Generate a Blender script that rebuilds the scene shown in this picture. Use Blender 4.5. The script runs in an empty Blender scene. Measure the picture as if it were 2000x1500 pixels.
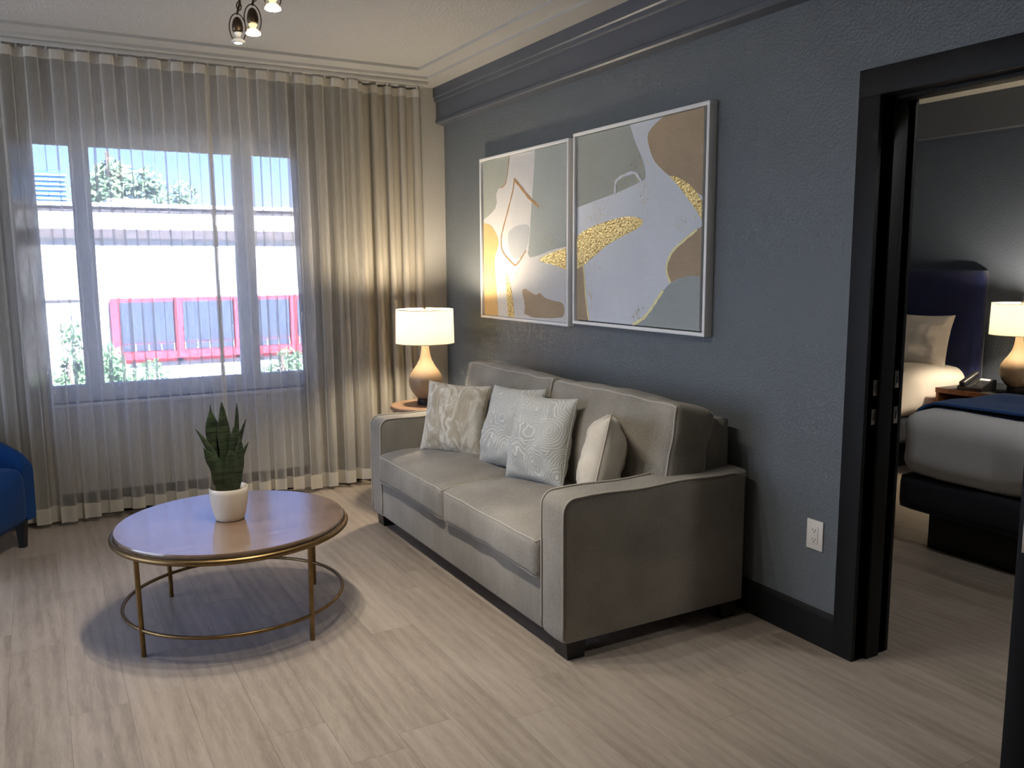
import bpy, bmesh, math, random
from mathutils import Vector, Matrix, noise
random.seed(7)
S = bpy.context.scene
COL = S.collection
PI = math.pi

# ------------------------------------------------------------------ camera
cam = bpy.data.cameras.new('camera'); camo = bpy.data.objects.new('camera', cam); COL.objects.link(camo)
cam.sensor_fit = 'HORIZONTAL'; cam.sensor_width = 36.0; cam.lens = 29.894; cam.clip_start = 0.02; cam.clip_end = 500
RT = Vector((0.872912, -0.487842, -0.005836)); UP = Vector((0.072623, 0.118099, 0.990343)); FW = Vector((0.482441, 0.864906, -0.138519))
mw = Matrix.Identity(4)
for i, v in enumerate((RT, UP, -FW)):
    for j in range(3): mw[j][i] = v[j]
mw.translation = (0, 0, 1.46)
camo.matrix_world = mw
S.camera = camo
# ------------------------------------------------------------------ world, sun, exposure
W = bpy.data.worlds.new('world'); S.world = W; W.use_nodes = True
wn = W.node_tree; wn.nodes.clear()
sky = wn.nodes.new('ShaderNodeTexSky'); sky.sky_type = 'NISHITA'; sky.sun_disc = False
sky.sun_elevation = math.radians(52); sky.sun_rotation = math.radians(160); sky.air_density = 1.0; sky.dust_density = 0.0; sky.ozone_density = 4.0
bg = wn.nodes.new('ShaderNodeBackground'); bg.inputs[1].default_value = 0.27
wo = wn.nodes.new('ShaderNodeOutputWorld')
tint = wn.nodes.new('ShaderNodeMix'); tint.data_type = 'RGBA'; tint.blend_type = 'MULTIPLY'; tint.inputs[0].default_value = 1.0
tint.inputs[7].default_value = (.95, .86, 1.0, 1); wn.links.new(sky.outputs[0], tint.inputs[6])
wn.links.new(tint.outputs[2], bg.inputs[0]); wn.links.new(bg.outputs[0], wo.inputs[0])
sun = bpy.data.lights.new('sun', 'SUN'); sun.energy = 62.0; sun.angle = 0.01; sun.color = (1, 0.95, 0.88)
suno = bpy.data.objects.new('sun', sun); COL.objects.link(suno)
suno.rotation_euler = (math.radians(42), 0, math.radians(20))
S.view_settings.view_transform = 'Standard'; S.view_settings.look = 'None'; S.view_settings.gamma = 1.0
S.view_settings.use_curve_mapping = False; S.view_settings.exposure = 0.72
S.cycles.transparent_max_bounces = 10
S.cycles.caustics_reflective = False; S.cycles.caustics_refractive = False
S.cycles.max_bounces = 5; S.cycles.diffuse_bounces = 4; S.cycles.glossy_bounces = 2; S.cycles.transmission_bounces = 4
S.cycles.adaptive_threshold = 0.06; S.cycles.adaptive_min_samples = 20; S.cycles.use_light_tree = False
S.cycles.use_denoising = True
S.cycles.sample_clamp_indirect = 12.0

# window portal for the living room daylight
def portal(loc, sx, sy, left=False):
    l = bpy.data.lights.new('window_portal', 'AREA'); l.shape = 'RECTANGLE'; l.size = sx; l.size_y = sy
    l.cycles.is_portal = True
    o = bpy.data.objects.new('window_portal', l); COL.objects.link(o); o.location = loc
    o.rotation_euler = (0, math.radians(-90), 0) if left else (math.radians(-90), 0, 0)
    return o
portal((0.73, 5.66, 1.46), 1.8, 1.55)
# added area light, standing in for daylight at an added left-wall window
dl_ = bpy.data.lights.new('added_left_fill', 'AREA'); dl_.shape = 'RECTANGLE'; dl_.size = 2.0; dl_.size_y = 2.25; dl_.energy = 42; dl_.color = (1.0, .96, .86)
dlo = bpy.data.objects.new('added_left_fill', dl_); COL.objects.link(dlo); dlo.location = (-2.815, 3.78, 1.30); dlo.rotation_euler = (0, math.radians(-90), 0)

# ------------------------------------------------------------------ materials
def srgb(r, g, b):
    f = lambda c: (c/255/12.92) if c/255 <= .04045 else ((c/255+.055)/1.055)**2.4
    return (f(r), f(g), f(b))
class NT:
    def __init__(s, name):
        s.m = bpy.data.materials.new(name); s.m.use_nodes = True; s.t = s.m.node_tree; s.t.nodes.clear()
        s.out = s.n('ShaderNodeOutputMaterial')
    def n(s, typ, **kw):
        nd = s.t.nodes.new(typ)
        for k, v in kw.items(): setattr(nd, k, v)
        return nd
    def l(s, a, b): s.t.links.new(a, b)
    def coord(s, kind='Object', scale=(1, 1, 1), rot=(0, 0, 0)):
        if kind == 'Position': o = s.n('ShaderNodeNewGeometry').outputs['Position']
        else: o = s.n('ShaderNodeTexCoord').outputs[kind]
        mp = s.n('ShaderNodeMapping'); mp.inputs['Scale'].default_value = scale; mp.inputs['Rotation'].default_value = rot
        s.l(o, mp.inputs[0]); return mp.outputs[0]
    def noise(s, vec, scale, detail=3, rough=.55, dist=0):
        nd = s.n('ShaderNodeTexNoise'); nd.inputs['Scale'].default_value = scale; nd.inputs['Detail'].default_value = detail
        nd.inputs['Roughness'].default_value = rough; nd.inputs['Distortion'].default_value = dist
        s.l(vec, nd.inputs['Vector']); return nd.outputs['Fac']
    def ramp(s, fac, stops):
        r = s.n('ShaderNodeValToRGB'); e = r.color_ramp.elements
        while len(e) < len(stops): e.new(.5)
        for i, (p, c) in enumerate(stops): e[i].position = p; e[i].color = (*c, 1)
        s.l(fac, r.inputs[0]); return r.outputs[0]
    def bump(s, h, strength, dist=.01, normal=None):
        b = s.n('ShaderNodeBump'); b.inputs['Strength'].default_value = strength; b.inputs['Distance'].default_value = dist
        s.l(h, b.inputs['Height'])
        if normal: s.l(normal, b.inputs['Normal'])
        return b.outputs[0]
    def bsdf(s, color=None, rough=.5, metal=0, spec=.5, normal=None, sheen=0, coat=0):
        p = s.n('ShaderNodeBsdfPrincipled')
        if color is not None:
            if isinstance(color, tuple): p.inputs['Base Color'].default_value = (*color, 1)
            else: s.l(color, p.inputs['Base Color'])
        if isinstance(rough, (int, float)): p.inputs['Roughness'].default_value = rough
        else: s.l(rough, p.inputs['Roughness'])
        p.inputs['Metallic'].default_value = metal; p.inputs['Specular IOR Level'].default_value = spec
        p.inputs['Sheen Weight'].default_value = sheen; p.inputs['Coat Weight'].default_value = coat
        if normal: s.l(normal, p.inputs['Normal'])
        return p
    def end(s, sh):
        s.l(sh.outputs[0] if hasattr(sh, 'outputs') else sh, s.out.inputs[0]); return s.m
def plain(name, c, rough=.5, metal=0, spec=.5, bump=0, bscale=60, var=0, vscale=6, sheen=0, kind='Object'):
    t = NT(name); v = t.coord(kind); col = c; nm = None
    if var:
        f = t.noise(v, vscale, 4)
        col = t.ramp(f, [(.3, tuple(x*(1-var) for x in c)), (.7, tuple(min(1, x*(1+var)) for x in c))])
    if bump: nm = t.bump(t.noise(v, bscale, 3), bump, .004)
    return t.end(t.bsdf(col, rough, metal, spec, nm, sheen))
def emit(name, c, st):
    t = NT(name); e = t.n('ShaderNodeEmission'); e.inputs[0].default_value = (*c, 1); e.inputs[1].default_value = st
    return t.end(e)
def fabric(name, c, weave=900, bump=.25, var=.12, sheen=.15, wrinkle=0, c2=None, vscale=3):
    t = NT(name); v = t.coord('Object')
    f = t.noise(v, vscale, 2); 
    fine = t.noise(t.coord('Object', (1, 1, 1)), weave*.35, 1, .7)
    mx = t.n('ShaderNodeMath', operation='ADD'); m2 = t.n('ShaderNodeMath', operation='MULTIPLY'); m2.inputs[1].default_value = .55
    t.l(fine, m2.inputs[0]); m3 = t.n('ShaderNodeMath', operation='MULTIPLY'); m3.inputs[1].default_value = .45
    t.l(f, m3.inputs[0]); t.l(m2.outputs[0], mx.inputs[0]); t.l(m3.outputs[0], mx.inputs[1])
    col = t.ramp(mx.outputs[0], [(.33, tuple(x*(1-var*1.6) for x in c)), (.67, tuple(min(1, x*(1+var*1.6)) for x in (c2 or c)))])
    nm = t.bump(fine, bump, .0015)
    if wrinkle: nm = t.bump(t.noise(t.coord('Object', (1, 1, .25)), 18, 2), wrinkle, .012, nm)
    return t.end(t.bsdf(col, .95, 0, .2, nm, sheen))

M = {}
# walls
def paint(name, c, rough, spec, bump, scale):
    t = NT(name); v = t.coord('Position'); f = t.noise(v, scale, 1.5, .5)
    r = t.ramp(f, [(.42, (0, 0, 0)), (.62, (1, 1, 1))])
    return t.end(t.bsdf(c, rough, 0, spec, t.bump(r, bump, .003)))
M['slate'] = paint('slate_paint', srgb(107, 112, 115), .42, .45, .30, 95)
M['slate_smooth'] = paint('slate_trim_paint', srgb(90, 94, 102), .40, .45, .05, 60)
M['white_wall'] = paint('white_wall_paint', srgb(186, 184, 180), .55, .3, .22, 95)
M['ceil'] = paint('ceiling_paint', srgb(186, 184, 178), .8, .2, .55, 70)
M['ceil_trim'] = paint('ceiling_trim_paint', srgb(188, 186, 180), .55, .3, .03, 60)
M['black'] = plain('black_trim_paint', (.011, .011, .011), .55, spec=.22, bump=.08, bscale=40)
M['black_wood'] = plain('black_wood', (.008, .008, .009), .4)
M['navy_blue_wall'] = paint('bedroom_slate_paint', srgb(80, 88, 102), .5, .35, .25, 95)
# floor planks
def floor_mat():
    t = NT('oak_plank'); oi = t.n('ShaderNodeObjectInfo'); g = t.n('ShaderNodeNewGeometry')
    cb = t.n('ShaderNodeCombineXYZ'); ml = t.n('ShaderNodeMath', operation='MULTIPLY'); ml.inputs[1].default_value = 37
    t.l(oi.outputs['Random'], ml.inputs[0]); t.l(ml.outputs[0], cb.inputs[0]); t.l(ml.outputs[0], cb.inputs[2])
    ad = t.n('ShaderNodeVectorMath', operation='ADD'); t.l(g.outputs['Position'], ad.inputs[0]); t.l(cb.outputs[0], ad.inputs[1])
    def mp(sc):
        m = t.n('ShaderNodeMapping'); m.inputs['Scale'].default_value = sc; t.l(ad.outputs[0], m.inputs[0]); return m.outputs[0]
    big = t.noise(mp((3.2, .55, 1)), 2.2, 3, .5, .6)
    grain = t.noise(mp((15, 1.5, 1)), 3.0, 4, .66, 1.6)
    wv = t.n('ShaderNodeTexWave', wave_type='RINGS', rings_direction='Z'); wv.inputs['Scale'].default_value = 2.1; wv.inputs['Distortion'].default_value = 5.5
    wv.inputs['Detail'].default_value = 3; wv.inputs['Detail Scale'].default_value = 1.4; t.l(mp((3.0, .32, 1)), wv.inputs['Vector'])
    fine = t.noise(mp((110, 7, 1)), 4, 2, .65, .6)
    def mul(a, k):
        m = t.n('ShaderNodeMath', operation='MULTIPLY'); m.inputs[1].default_value = k; t.l(a, m.inputs[0]); return m.outputs[0]
    def add(a, b):
        m = t.n('ShaderNodeMath', operation='ADD'); t.l(a, m.inputs[0]); t.l(b, m.inputs[1]); return m.outputs[0]
    h = add(add(mul(big, .32), mul(grain, .32)), add(add(mul(wv.outputs['Fac'], .06), mul(fine, .20)), mul(oi.outputs['Random'], .08)))
    col = t.ramp(h, [(.34, srgb(134, 122, 109)), (.50, srgb(163, 150, 136)), (.66, srgb(180, 168, 154))])
    rr = t.ramp(grain, [(.3, (.36,)*3), (.7, (.48,)*3)])
    return t.end(t.bsdf(col, rr, 0, .5, t.bump(grain, .06, .002)))
M['plank'] = floor_mat()
M['floor_base'] = plain('floor_base_dark', (.05, .045, .04), .8)
M['sofa'] = fabric('taupe_chenille', srgb(142, 136, 125), 900, .6, .26, .2, wrinkle=.40)
M['piping'] = fabric('taupe_piping', srgb(172, 165, 154), 900, .2, .08)
M['black_plastic'] = plain('black_plastic', (.012, .012, .013), .35)
M['brass'] = plain('antique_brass', srgb(132, 108, 72), .38, 1.0, var=.15, vscale=20)
M['bronze'] = plain('dark_bronze', srgb(74, 62, 50), .45, .8)
def wood(name, c1, c2, rough, sc=(1, 9, 9), coat=0, bmp=.05):
    t = NT(name); v = t.coord('Object', sc); f = t.noise(v, 3.5, 6, .6, 1.0)
    p = t.bsdf(t.ramp(f, [(.32, c1), (.68, c2)]), rough, 0, .5, t.bump(f, bmp, .002), 0, coat)
    p.inputs['Coat Roughness'].default_value = .16; p.inputs['Coat IOR'].default_value = 1.58
    return t.end(p)
M['table_wood'] = wood('walnut_tabletop', srgb(108, 86, 68), srgb(140, 116, 96), .24, coat=1.0, bmp=.0)
M['orange_wood'] = wood('cherry_wood', srgb(122, 68, 34), srgb(160, 98, 56), .35)
M['side_wood'] = wood('brown_side_wood', srgb(120, 92, 72), srgb(150, 120, 96), .4)
M['pot'] = plain('cream_ceramic', srgb(226, 216, 200), .45, bump=.05, bscale=30)
M['soil'] = plain('white_pebble_soil', srgb(170, 150, 130), .9, bump=.8, bscale=90, var=.3, vscale=60)
def leafm():
    t = NT('snake_leaf'); v = t.coord('Object', (1, 1, 1)); f = t.noise(t.coord('Object', (4, 4, 26)), 3.2, 4, .6, 1.2)
    return t.end(t.bsdf(t.ramp(f, [(.38, srgb(26, 36, 24)), (.62, srgb(58, 70, 46))]), .45, 0, .4))
M['leaf'] = leafm()
def lamp_body():
    t = NT('lamp_ceramic'); v = t.coord('Object')
    sp = t.n('ShaderNodeSeparateXYZ'); t.l(v, sp.inputs[0])
    mr = t.n('ShaderNodeMapRange'); mr.inputs['From Min'].default_value = .03; mr.inputs['From Max'].default_value = .30; t.l(sp.outputs[2], mr.inputs[0])
    f = t.noise(v, 14, 3)
    return t.end(t.bsdf(t.ramp(f, [(.3, srgb(140, 118, 92)), (.7, srgb(154, 130, 102))]), .42, 0, .4))
M['lamp_body'] = lamp_body()
def shade_mat():
    t = NT('linen_shade'); d = t.n('ShaderNodeBsdfDiffuse'); d.inputs[0].default_value = (.85, .81, .74, 1)
    tr = t.n('ShaderNodeBsdfTranslucent'); tr.inputs[0].default_value = (.93, .87, .76, 1)
    mx = t.n('ShaderNodeMixShader'); mx.inputs[0].default_value = .6; t.l(d.outputs[0], mx.inputs[1]); t.l(tr.outputs[0], mx.inputs[2])
    return t.end(mx)
M['shade'] = shade_mat()
def sheer(name, c, opac, trans=.62):
    t = NT(name); v = t.coord('Object', (60, 60, 3))
    n1 = t.noise(v, 6, 3, .6)
    mr = t.n('ShaderNodeMapRange'); mr.inputs['From Min'].default_value = .3; mr.inputs['From Max'].default_value = .7
    mr.inputs['To Min'].default_value = opac-.05; mr.inputs['To Max'].default_value = opac+.05; t.l(n1, mr.inputs[0])
    d = t.n('ShaderNodeBsdfDiffuse'); d.inputs[0].default_value = (*c, 1)
    tr = t.n('ShaderNodeBsdfTranslucent'); tr.inputs[0].default_value = (*c, 1)
    mx = t.n('ShaderNodeMixShader'); mx.inputs[0].default_value = trans; t.l(d.outputs[0], mx.inputs[1]); t.l(tr.outputs[0], mx.inputs[2])
    tp = t.n('ShaderNodeBsdfTransparent')
    m2 = t.n('ShaderNodeMixShader'); t.l(mr.outputs[0], m2.inputs[0]); t.l(tp.outputs[0], m2.inputs[1]); t.l(mx.outputs[0], m2.inputs[2])
    return t.end(m2)
M['sheer'] = sheer('sheer_voile', srgb(226, 223, 216), .45)
M['hem'] = sheer('sheer_hem', srgb(228, 222, 208), .86, .35)
M['drape'] = sheer('drape_linen', srgb(180, 174, 162), .97, .22)
M['header'] = sheer('curtain_header_tape', srgb(226, 220, 208), .93, .3)
M['vinyl'] = plain('white_vinyl', srgb(216, 218, 218), .4)
def glass():
    t = NT('window_glass'); tp = t.n('ShaderNodeBsdfTransparent'); tp.inputs[0].default_value = (.80, .87, 1.0, 1)
    g = t.n('ShaderNodeBsdfGlossy'); g.inputs['Roughness'].default_value = .02
    mx = t.n('ShaderNodeMixShader'); mx.inputs[0].default_value = .05; t.l(tp.outputs[0], mx.inputs[1]); t.l(g.outputs[0], mx.inputs[2])
    return t.end(mx)
M['glass'] = glass()
M['velvet'] = fabric('blue_velvet', srgb(8, 56, 112), 1200, .15, .18, .06, wrinkle=.05)
M['white_plate'] = plain('white_plastic', srgb(232, 226, 214), .35)
M['dark_slot'] = plain('dark_slot', (.02, .02, .02), .6)
M['frame'] = plain('silver_white_frame', srgb(246, 245, 242), .35)
M['shadow_gap'] = plain('frame_recess', srgb(70, 66, 60), .7)
# beds
M['sheet'] = fabric('white_sheet', srgb(228, 220, 210), 900, .1, .03, .1, wrinkle=.25)
M['duvet'] = fabric('pale_grey_cover', srgb(232, 232, 236), 900, .1, .04, .1, wrinkle=.25)
M['runner'] = fabric('blue_runner', srgb(40, 84, 148), 900, .1, .08, .3, wrinkle=.3)
M['navy'] = fabric('navy_upholstery', srgb(24, 32, 74), 900, .15, .12, .3)
M['charcoal'] = fabric('charcoal_upholstery', srgb(44, 46, 54), 900, .15, .12, .1)
M['steel'] = plain('brushed_steel', srgb(190, 182, 170), .3, 1.0)
M['door_brown'] = wood('dark_walnut_door', srgb(44, 30, 18), srgb(66, 46, 28), .4, (9, 9, 1))
# pillows
def marble_fab():
    t = NT('marbled_velvet'); v = t.coord('Object')
    n1 = t.noise(t.coord('Object', (4.0, 4.0, 1.3), (0, .85, 0)), 3.4, 4, .55, 1.3)
    col = t.ramp(n1, [(.34, srgb(172, 160, 138)), (.46, srgb(188, 178, 158)), (.55, srgb(220, 214, 200)), (.64, srgb(178, 166, 144))])
    fine = t.noise(v, 320, 2)
    return t.end(t.bsdf(col, .85, 0, .25, t.bump(fine, .2, .001), .3))
M['marble'] = marble_fab()
def swirl_fab():
    t = NT('embroidered_swirl'); v = t.coord('Object')
    vo = t.n('ShaderNodeTexVoronoi', feature='F1'); vo.inputs['Scale'].default_value = 7.0
    nd = t.n('ShaderNodeTexNoise'); nd.inputs['Scale'].default_value = 9; t.l(v, nd.inputs['Vector'])
    va = t.n('ShaderNodeVectorMath', operation='MULTIPLY_ADD'); va.inputs[1].default_value = (.05, .05, .05); t.l(nd.outputs['Color'], va.inputs[0]); t.l(v, va.inputs[2]); t.l(va.outputs[0], vo.inputs['Vector'])
    m = t.n('ShaderNodeMath', operation='MULTIPLY'); m.inputs[1].default_value = 88; t.l(vo.outputs['Distance'], m.inputs[0])
    s = t.n('ShaderNodeMath', operation='SINE'); t.l(m.outputs[0], s.inputs[0])
    g = t.n('ShaderNodeMath', operation='GREATER_THAN'); g.inputs[1].default_value = .55; t.l(s.outputs[0], g.inputs[0])
    col = t.ramp(s.outputs[0], [(.60, srgb(180, 180, 174)), (.95, srgb(218, 216, 208))])
    fine = t.noise(v, 300, 2)
    nm = t.bump(fine, .25, .001); nm = t.bump(s.outputs[0], .25, .002, nm)
    return t.end(t.bsdf(col, .9, 0, .2, nm, .15))
M['swirl'] = swirl_fab()
M['cream_pillow'] = fabric('cream_suede', srgb(206, 196, 178), 900, .12, .1, .2, wrinkle=.1, vscale=9)
# art
def art(name, c, var=.10):
    t = NT(name); v = t.coord('Position'); f = t.noise(t.coord('Position', (1, 1, 5)), 14, 4, .6, 1.5); g = t.noise(v, 5, 4)
    ad = t.n('ShaderNodeMath', operation='ADD'); t.l(f, ad.inputs[0]); t.l(g, ad.inputs[1])
    col = t.ramp(ad.outputs[0], [(.7, tuple(x*(1-var) for x in c)), (1.0, tuple(x*(1+var) for x in c))])
    col.node.color_ramp.elements[0].position = .35; col.node.color_ramp.elements[1].position = .65
    m = t.n('ShaderNodeMath', operation='MULTIPLY'); m.inputs[1].default_value = .5; t.l(ad.outputs[0], m.inputs[0]); t.l(m.outputs[0], col.node.inputs[0])
    return t.end(t.bsdf(col, .6, 0, .3, t.bump(f, .15, .002)))
M['art_bg'] = art('art_pale_blue_grey', srgb(220, 224, 229), .04)
M['art_bg2'] = art('art_pale_warm_grey', srgb(222, 220, 216), .04)
M['art_sage'] = art('art_sage', srgb(168, 172, 162), .07)
M['art_green'] = art('art_grey_green', srgb(164, 171, 168), .07)
M['art_brown'] = art('art_brown', srgb(176, 156, 128), .10)
M['art_tan'] = art('art_tan', srgb(214, 180, 126), .08)
M['art_grey'] = art('art_grey', srgb(190, 193, 194), .05)
def gold():
    t = NT('gold_leaf'); v = t.coord('Position'); vo = t.n('ShaderNodeTexVoronoi'); vo.inputs['Scale'].default_value = 95; t.l(v, vo.inputs['Vector'])
    n = t.noise(v, 90, 3)
    col = t.ramp(n, [(.34, srgb(176, 136, 70)), (.52, srgb(255, 236, 170))])
    return t.end(t.bsdf(col, .34, .6, .5, t.bump(vo.outputs['Distance'], 1.0, .006)))
M['gold'] = gold()
M['gold_line'] = plain('bright_gold_line', srgb(250, 234, 172), .35, .25, var=.12, vscale=40, kind='Position')
M['art_line'] = plain('ochre_line', srgb(176, 138, 92), .5)
# outside
M['stucco'] = plain('white_stucco', srgb(214, 211, 203), .8, var=.04, vscale=2)
M['band'] = plain('taupe_band', srgb(66, 56, 54), .8)
M['red'] = plain('red_painted_frame', srgb(176, 46, 58), .5)
M['dark_pane'] = plain('dark_window_screen', srgb(52, 58, 72), .4)
M['far_glass'] = plain('blue_tower_glass', srgb(70, 130, 190), .3)
M['far_line'] = plain('blue_tower_spandrel', srgb(150, 190, 220), .5)
M['foliage'] = plain('tree_leaves', srgb(96, 118, 84), .7, var=.3, vscale=3)
M['shrub'] = plain('shrub_leaves', srgb(88, 120, 74), .7, var=.3, vscale=6)
M['bark'] = plain('bark', srgb(84, 70, 56), .9)
M['asphalt'] = plain('asphalt', srgb(150, 146, 140), .9)
M['bulb_on'] = emit('bulb_glow', (1, .86, .66), 30)
M['bulb_dim'] = plain('bulb_glass_dim', (.8, .79, .75), .15, spec=.6)
M['collar'] = emit('bulb_collar_glow', (1, .72, .30), 1.2)

# ------------------------------------------------------------------ mesh helpers
def link(o): COL.objects.link(o); return o
def rootloc(p):
    while p is not None and p.parent is not None: p = p.parent
    return Vector(p.location) if p is not None else Vector((0, 0, 0))
def mk(name, verts, faces, mat, parent=None, smooth=False, angle=None):
    off = rootloc(parent)
    me = bpy.data.meshes.new(name); me.from_pydata([tuple(Vector(v)-off) for v in verts], [], faces); me.update()
    bm = bmesh.new(); bm.from_mesh(me); bmesh.ops.recalc_face_normals(bm, faces=bm.faces); bm.to_mesh(me); bm.free()
    if mat is not None: me.materials.append(M[mat] if isinstance(mat, str) else mat)
    if smooth:
        me.polygons.foreach_set('use_smooth', [True]*len(me.polygons))
        if angle is not None: me.set_sharp_from_angle(angle=math.radians(angle))
    o = bpy.data.objects.new(name, me); o.parent = parent
    return link(o)
def thing(name, label, cat, loc=(0, 0, 0), group=None):
    o = bpy.data.objects.new(name, None); o.location = loc; o.empty_display_size = .1
    o['label'] = label; o['category'] = cat
    if group: o['group'] = group
    return link(o)
def tag(o, label, cat, group=None):
    o['label'] = label; o['category'] = cat
    if group: o['group'] = group
    return o
def struct(o): o['kind'] = 'structure'; return o
def merge(*ms):
    V, F = [], []
    for v, f in ms:
        k = len(V); V += list(v); F += [tuple(i+k for i in q) for q in f]
    return V, F
def boxm(x0, x1, y0, y1, z0, z1):
    v = [(x, y, z) for x in (x0, x1) for y in (y0, y1) for z in (z0, z1)]
    return v, [(0, 1, 3, 2), (4, 6, 7, 5), (0, 4, 5, 1), (2, 3, 7, 6), (0, 2, 6, 4), (1, 5, 7, 3)]
def box(name, x0, x1, y0, y1, z0, z1, mat, parent=None, bev=0.0, seg=2):
    v, f = boxm(x0, x1, y0, y1, z0, z1)
    if not bev: return mk(name, v, f, mat, parent)
    bm = bmesh.new(); vs = [bm.verts.new(p) for p in v]
    for q in f: bm.faces.new([vs[i] for i in q])
    bmesh.ops.recalc_face_normals(bm, faces=bm.faces)
    bmesh.ops.bevel(bm, geom=list(bm.edges), offset=bev, segments=seg, affect='EDGES', profile=.5)
    V = [tuple(p.co) for p in bm.verts]; bm.verts.index_update(); F = [tuple(x.index for x in q.verts) for q in bm.faces]; bm.free()
    return mk(name, V, F, mat, parent, True, 40)
def extrude(poly, axis, a, b):
    """closed polygon of 2D points extruded along an axis; the 2D points fill the other two axes in order"""
    def P(p, t):
        q = list(p); q.insert(axis, t); return tuple(q)
    n = len(poly); V = [P(p, a) for p in poly]+[P(p, b) for p in poly]
    F = [tuple(range(n)), tuple(range(2*n-1, n-1, -1))]+[(i, (i+1) % n, n+(i+1) % n, n+i) for i in range(n)]
    return V, F
def lathe(prof, c, n=40, cap=True):
    V, F = [], []
    for r, z in prof:
        for i in range(n):
            a = 2*PI*i/n; V.append((c[0]+r*math.cos(a), c[1]+r*math.sin(a), c[2]+z))
    for k in range(len(prof)-1):
        for i in range(n): F.append((k*n+i, k*n+(i+1) % n, (k+1)*n+(i+1) % n, (k+1)*n+i))
    if cap:
        if prof[0][0] > 1e-5: F.append(tuple(range(n-1, -1, -1)))
        if prof[-1][0] > 1e-5: F.append(tuple((len(prof)-1)*n+i for i in range(n)))
    return V, F
def tube(path, r, n=8, closed=False):
    P = [Vector(p) for p in path]; V, F = [], []; m = len(P)
    prev = None
    for i, p in enumerate(P):
        a = P[(i-1) % m] if (closed or i > 0) else p; b = P[(i+1) % m] if (closed or i < m-1) else p
        t = (b-a).normalized() if (b-a).length > 1e-9 else Vector((0, 0, 1))
        if prev is None:
            u = t.orthogonal().normalized()
        else:
            u = prev - t*prev.dot(t); u = u.normalized() if u.length > 1e-6 else t.orthogonal().normalized()
        prev = u; w = t.cross(u); rr = r(i/(m-1)) if callable(r) else r
        for k in range(n):
            q = 2*PI*k/n; V.append(tuple(p+(u*math.cos(q)+w*math.sin(q))*rr))
    for i in range(m if closed else m-1):
        j = (i+1) % m
        for k in range(n): F.append((i*n+k, i*n+(k+1) % n, j*n+(k+1) % n, j*n+k))
    if not closed: F.append(tuple(range(n-1, -1, -1))); F.append(tuple((m-1)*n+k for k in range(n)))
    return V, F
def cubegrid(hx, hy, hz, n):
    idx, V, F = {}, [], []
    def key(p):
        k = tuple(round(c, 6) for c in p)
        if k not in idx: idx[k] = len(V); V.append(k)
        return idx[k]
    for ax in range(3):
        a, b = [i for i in range(3) if i != ax]; h = (hx, hy, hz)
        for s in (-1, 1):
            for i in range(n[a]):
                for j in range(n[b]):
                    q = []
                    for di, dj in ((0, 0), (1, 0), (1, 1), (0, 1)):
                        p = [0, 0, 0]; p[ax] = s*h[ax]; p[a] = -h[a]+2*h[a]*(i+di)/n[a]; p[b] = -h[b]+2*h[b]*(j+dj)/n[b]
                        q.append(key(p))
                    F.append(tuple(q) if s > 0 else tuple(q[::-1]))
    return V, F
class Soft:
    """rounded, slightly inflated and creased block; also maps piping loops onto its own surface"""
    def __init__(s, c, h, r, bulge=(0, 0, 0), wr=0.0, ws=6.0, rot=None, seed=0, extra=None):
        s.c = Vector(c); s.h = h; s.r = r; s.b = bulge; s.wr = wr; s.ws = ws; s.rot = rot; s.seed = seed; s.extra = extra
    def f(s, p):
        h, r = s.h, s.r
        inn = [max(-(h[i]-r), min(h[i]-r, p[i])) for i in range(3)]; d = Vector([p[i]-inn[i] for i in range(3)])
        q = Vector(inn)+(d.normalized()*r if d.length > 1e-9 else d)
        u = [min(1, abs(p[i])/h[i]) for i in range(3)]
        for i in range(3):
            j, k = [t for t in range(3) if t != i]
            q[i] += math.copysign(1, p[i])*s.b[i]*(1-u[j]**2)*(1-u[k]**2)*u[i]
        if s.extra: q = s.extra(q, p, s.h)
        if s.rot is not None: q = s.rot @ q
        q = q+s.c
        if s.wr:
            nv = noise.noise_vector(q*s.ws+Vector((s.seed*7.3, s.seed*3.1, 0))); q = q+nv*s.wr
        return q
    def mesh(s, n):
        V, F = cubegrid(*s.h, n); return [tuple(s.f(p)) for p in V], F
    def loop(s, ax, sgn, k=14, out=.002):
        a, b = [i for i in range(3) if i != ax]; P = []
        for e in range(4):
            for t in range(k):
                w = -1+2*t/k; uv = [(w, -1), (1, w), (-w, 1), (-1, -w)][e]
                p = [0, 0, 0]; p[ax] = sgn*s.h[ax]; p[a] = uv[0]*s.h[a]; p[b] = uv[1]*s.h[b]; P.append(s.f(p))
        return P
def copyobj(o, parent=None):
    c = o.copy(); c.parent = parent; return link(c)

# ================================================================== ROOM SHELL
XR, YW, ZC = 2.55, 5.513, 2.656
XL, YB = -2.7, -1.7            # unseen left wall and the wall behind the camera
XB = 6.07                      # bedroom headboard wall
T = 0.17                       # partition thickness
OY0, OY1, OZ = 1.160, 1.984, 2.022   # door opening
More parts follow.
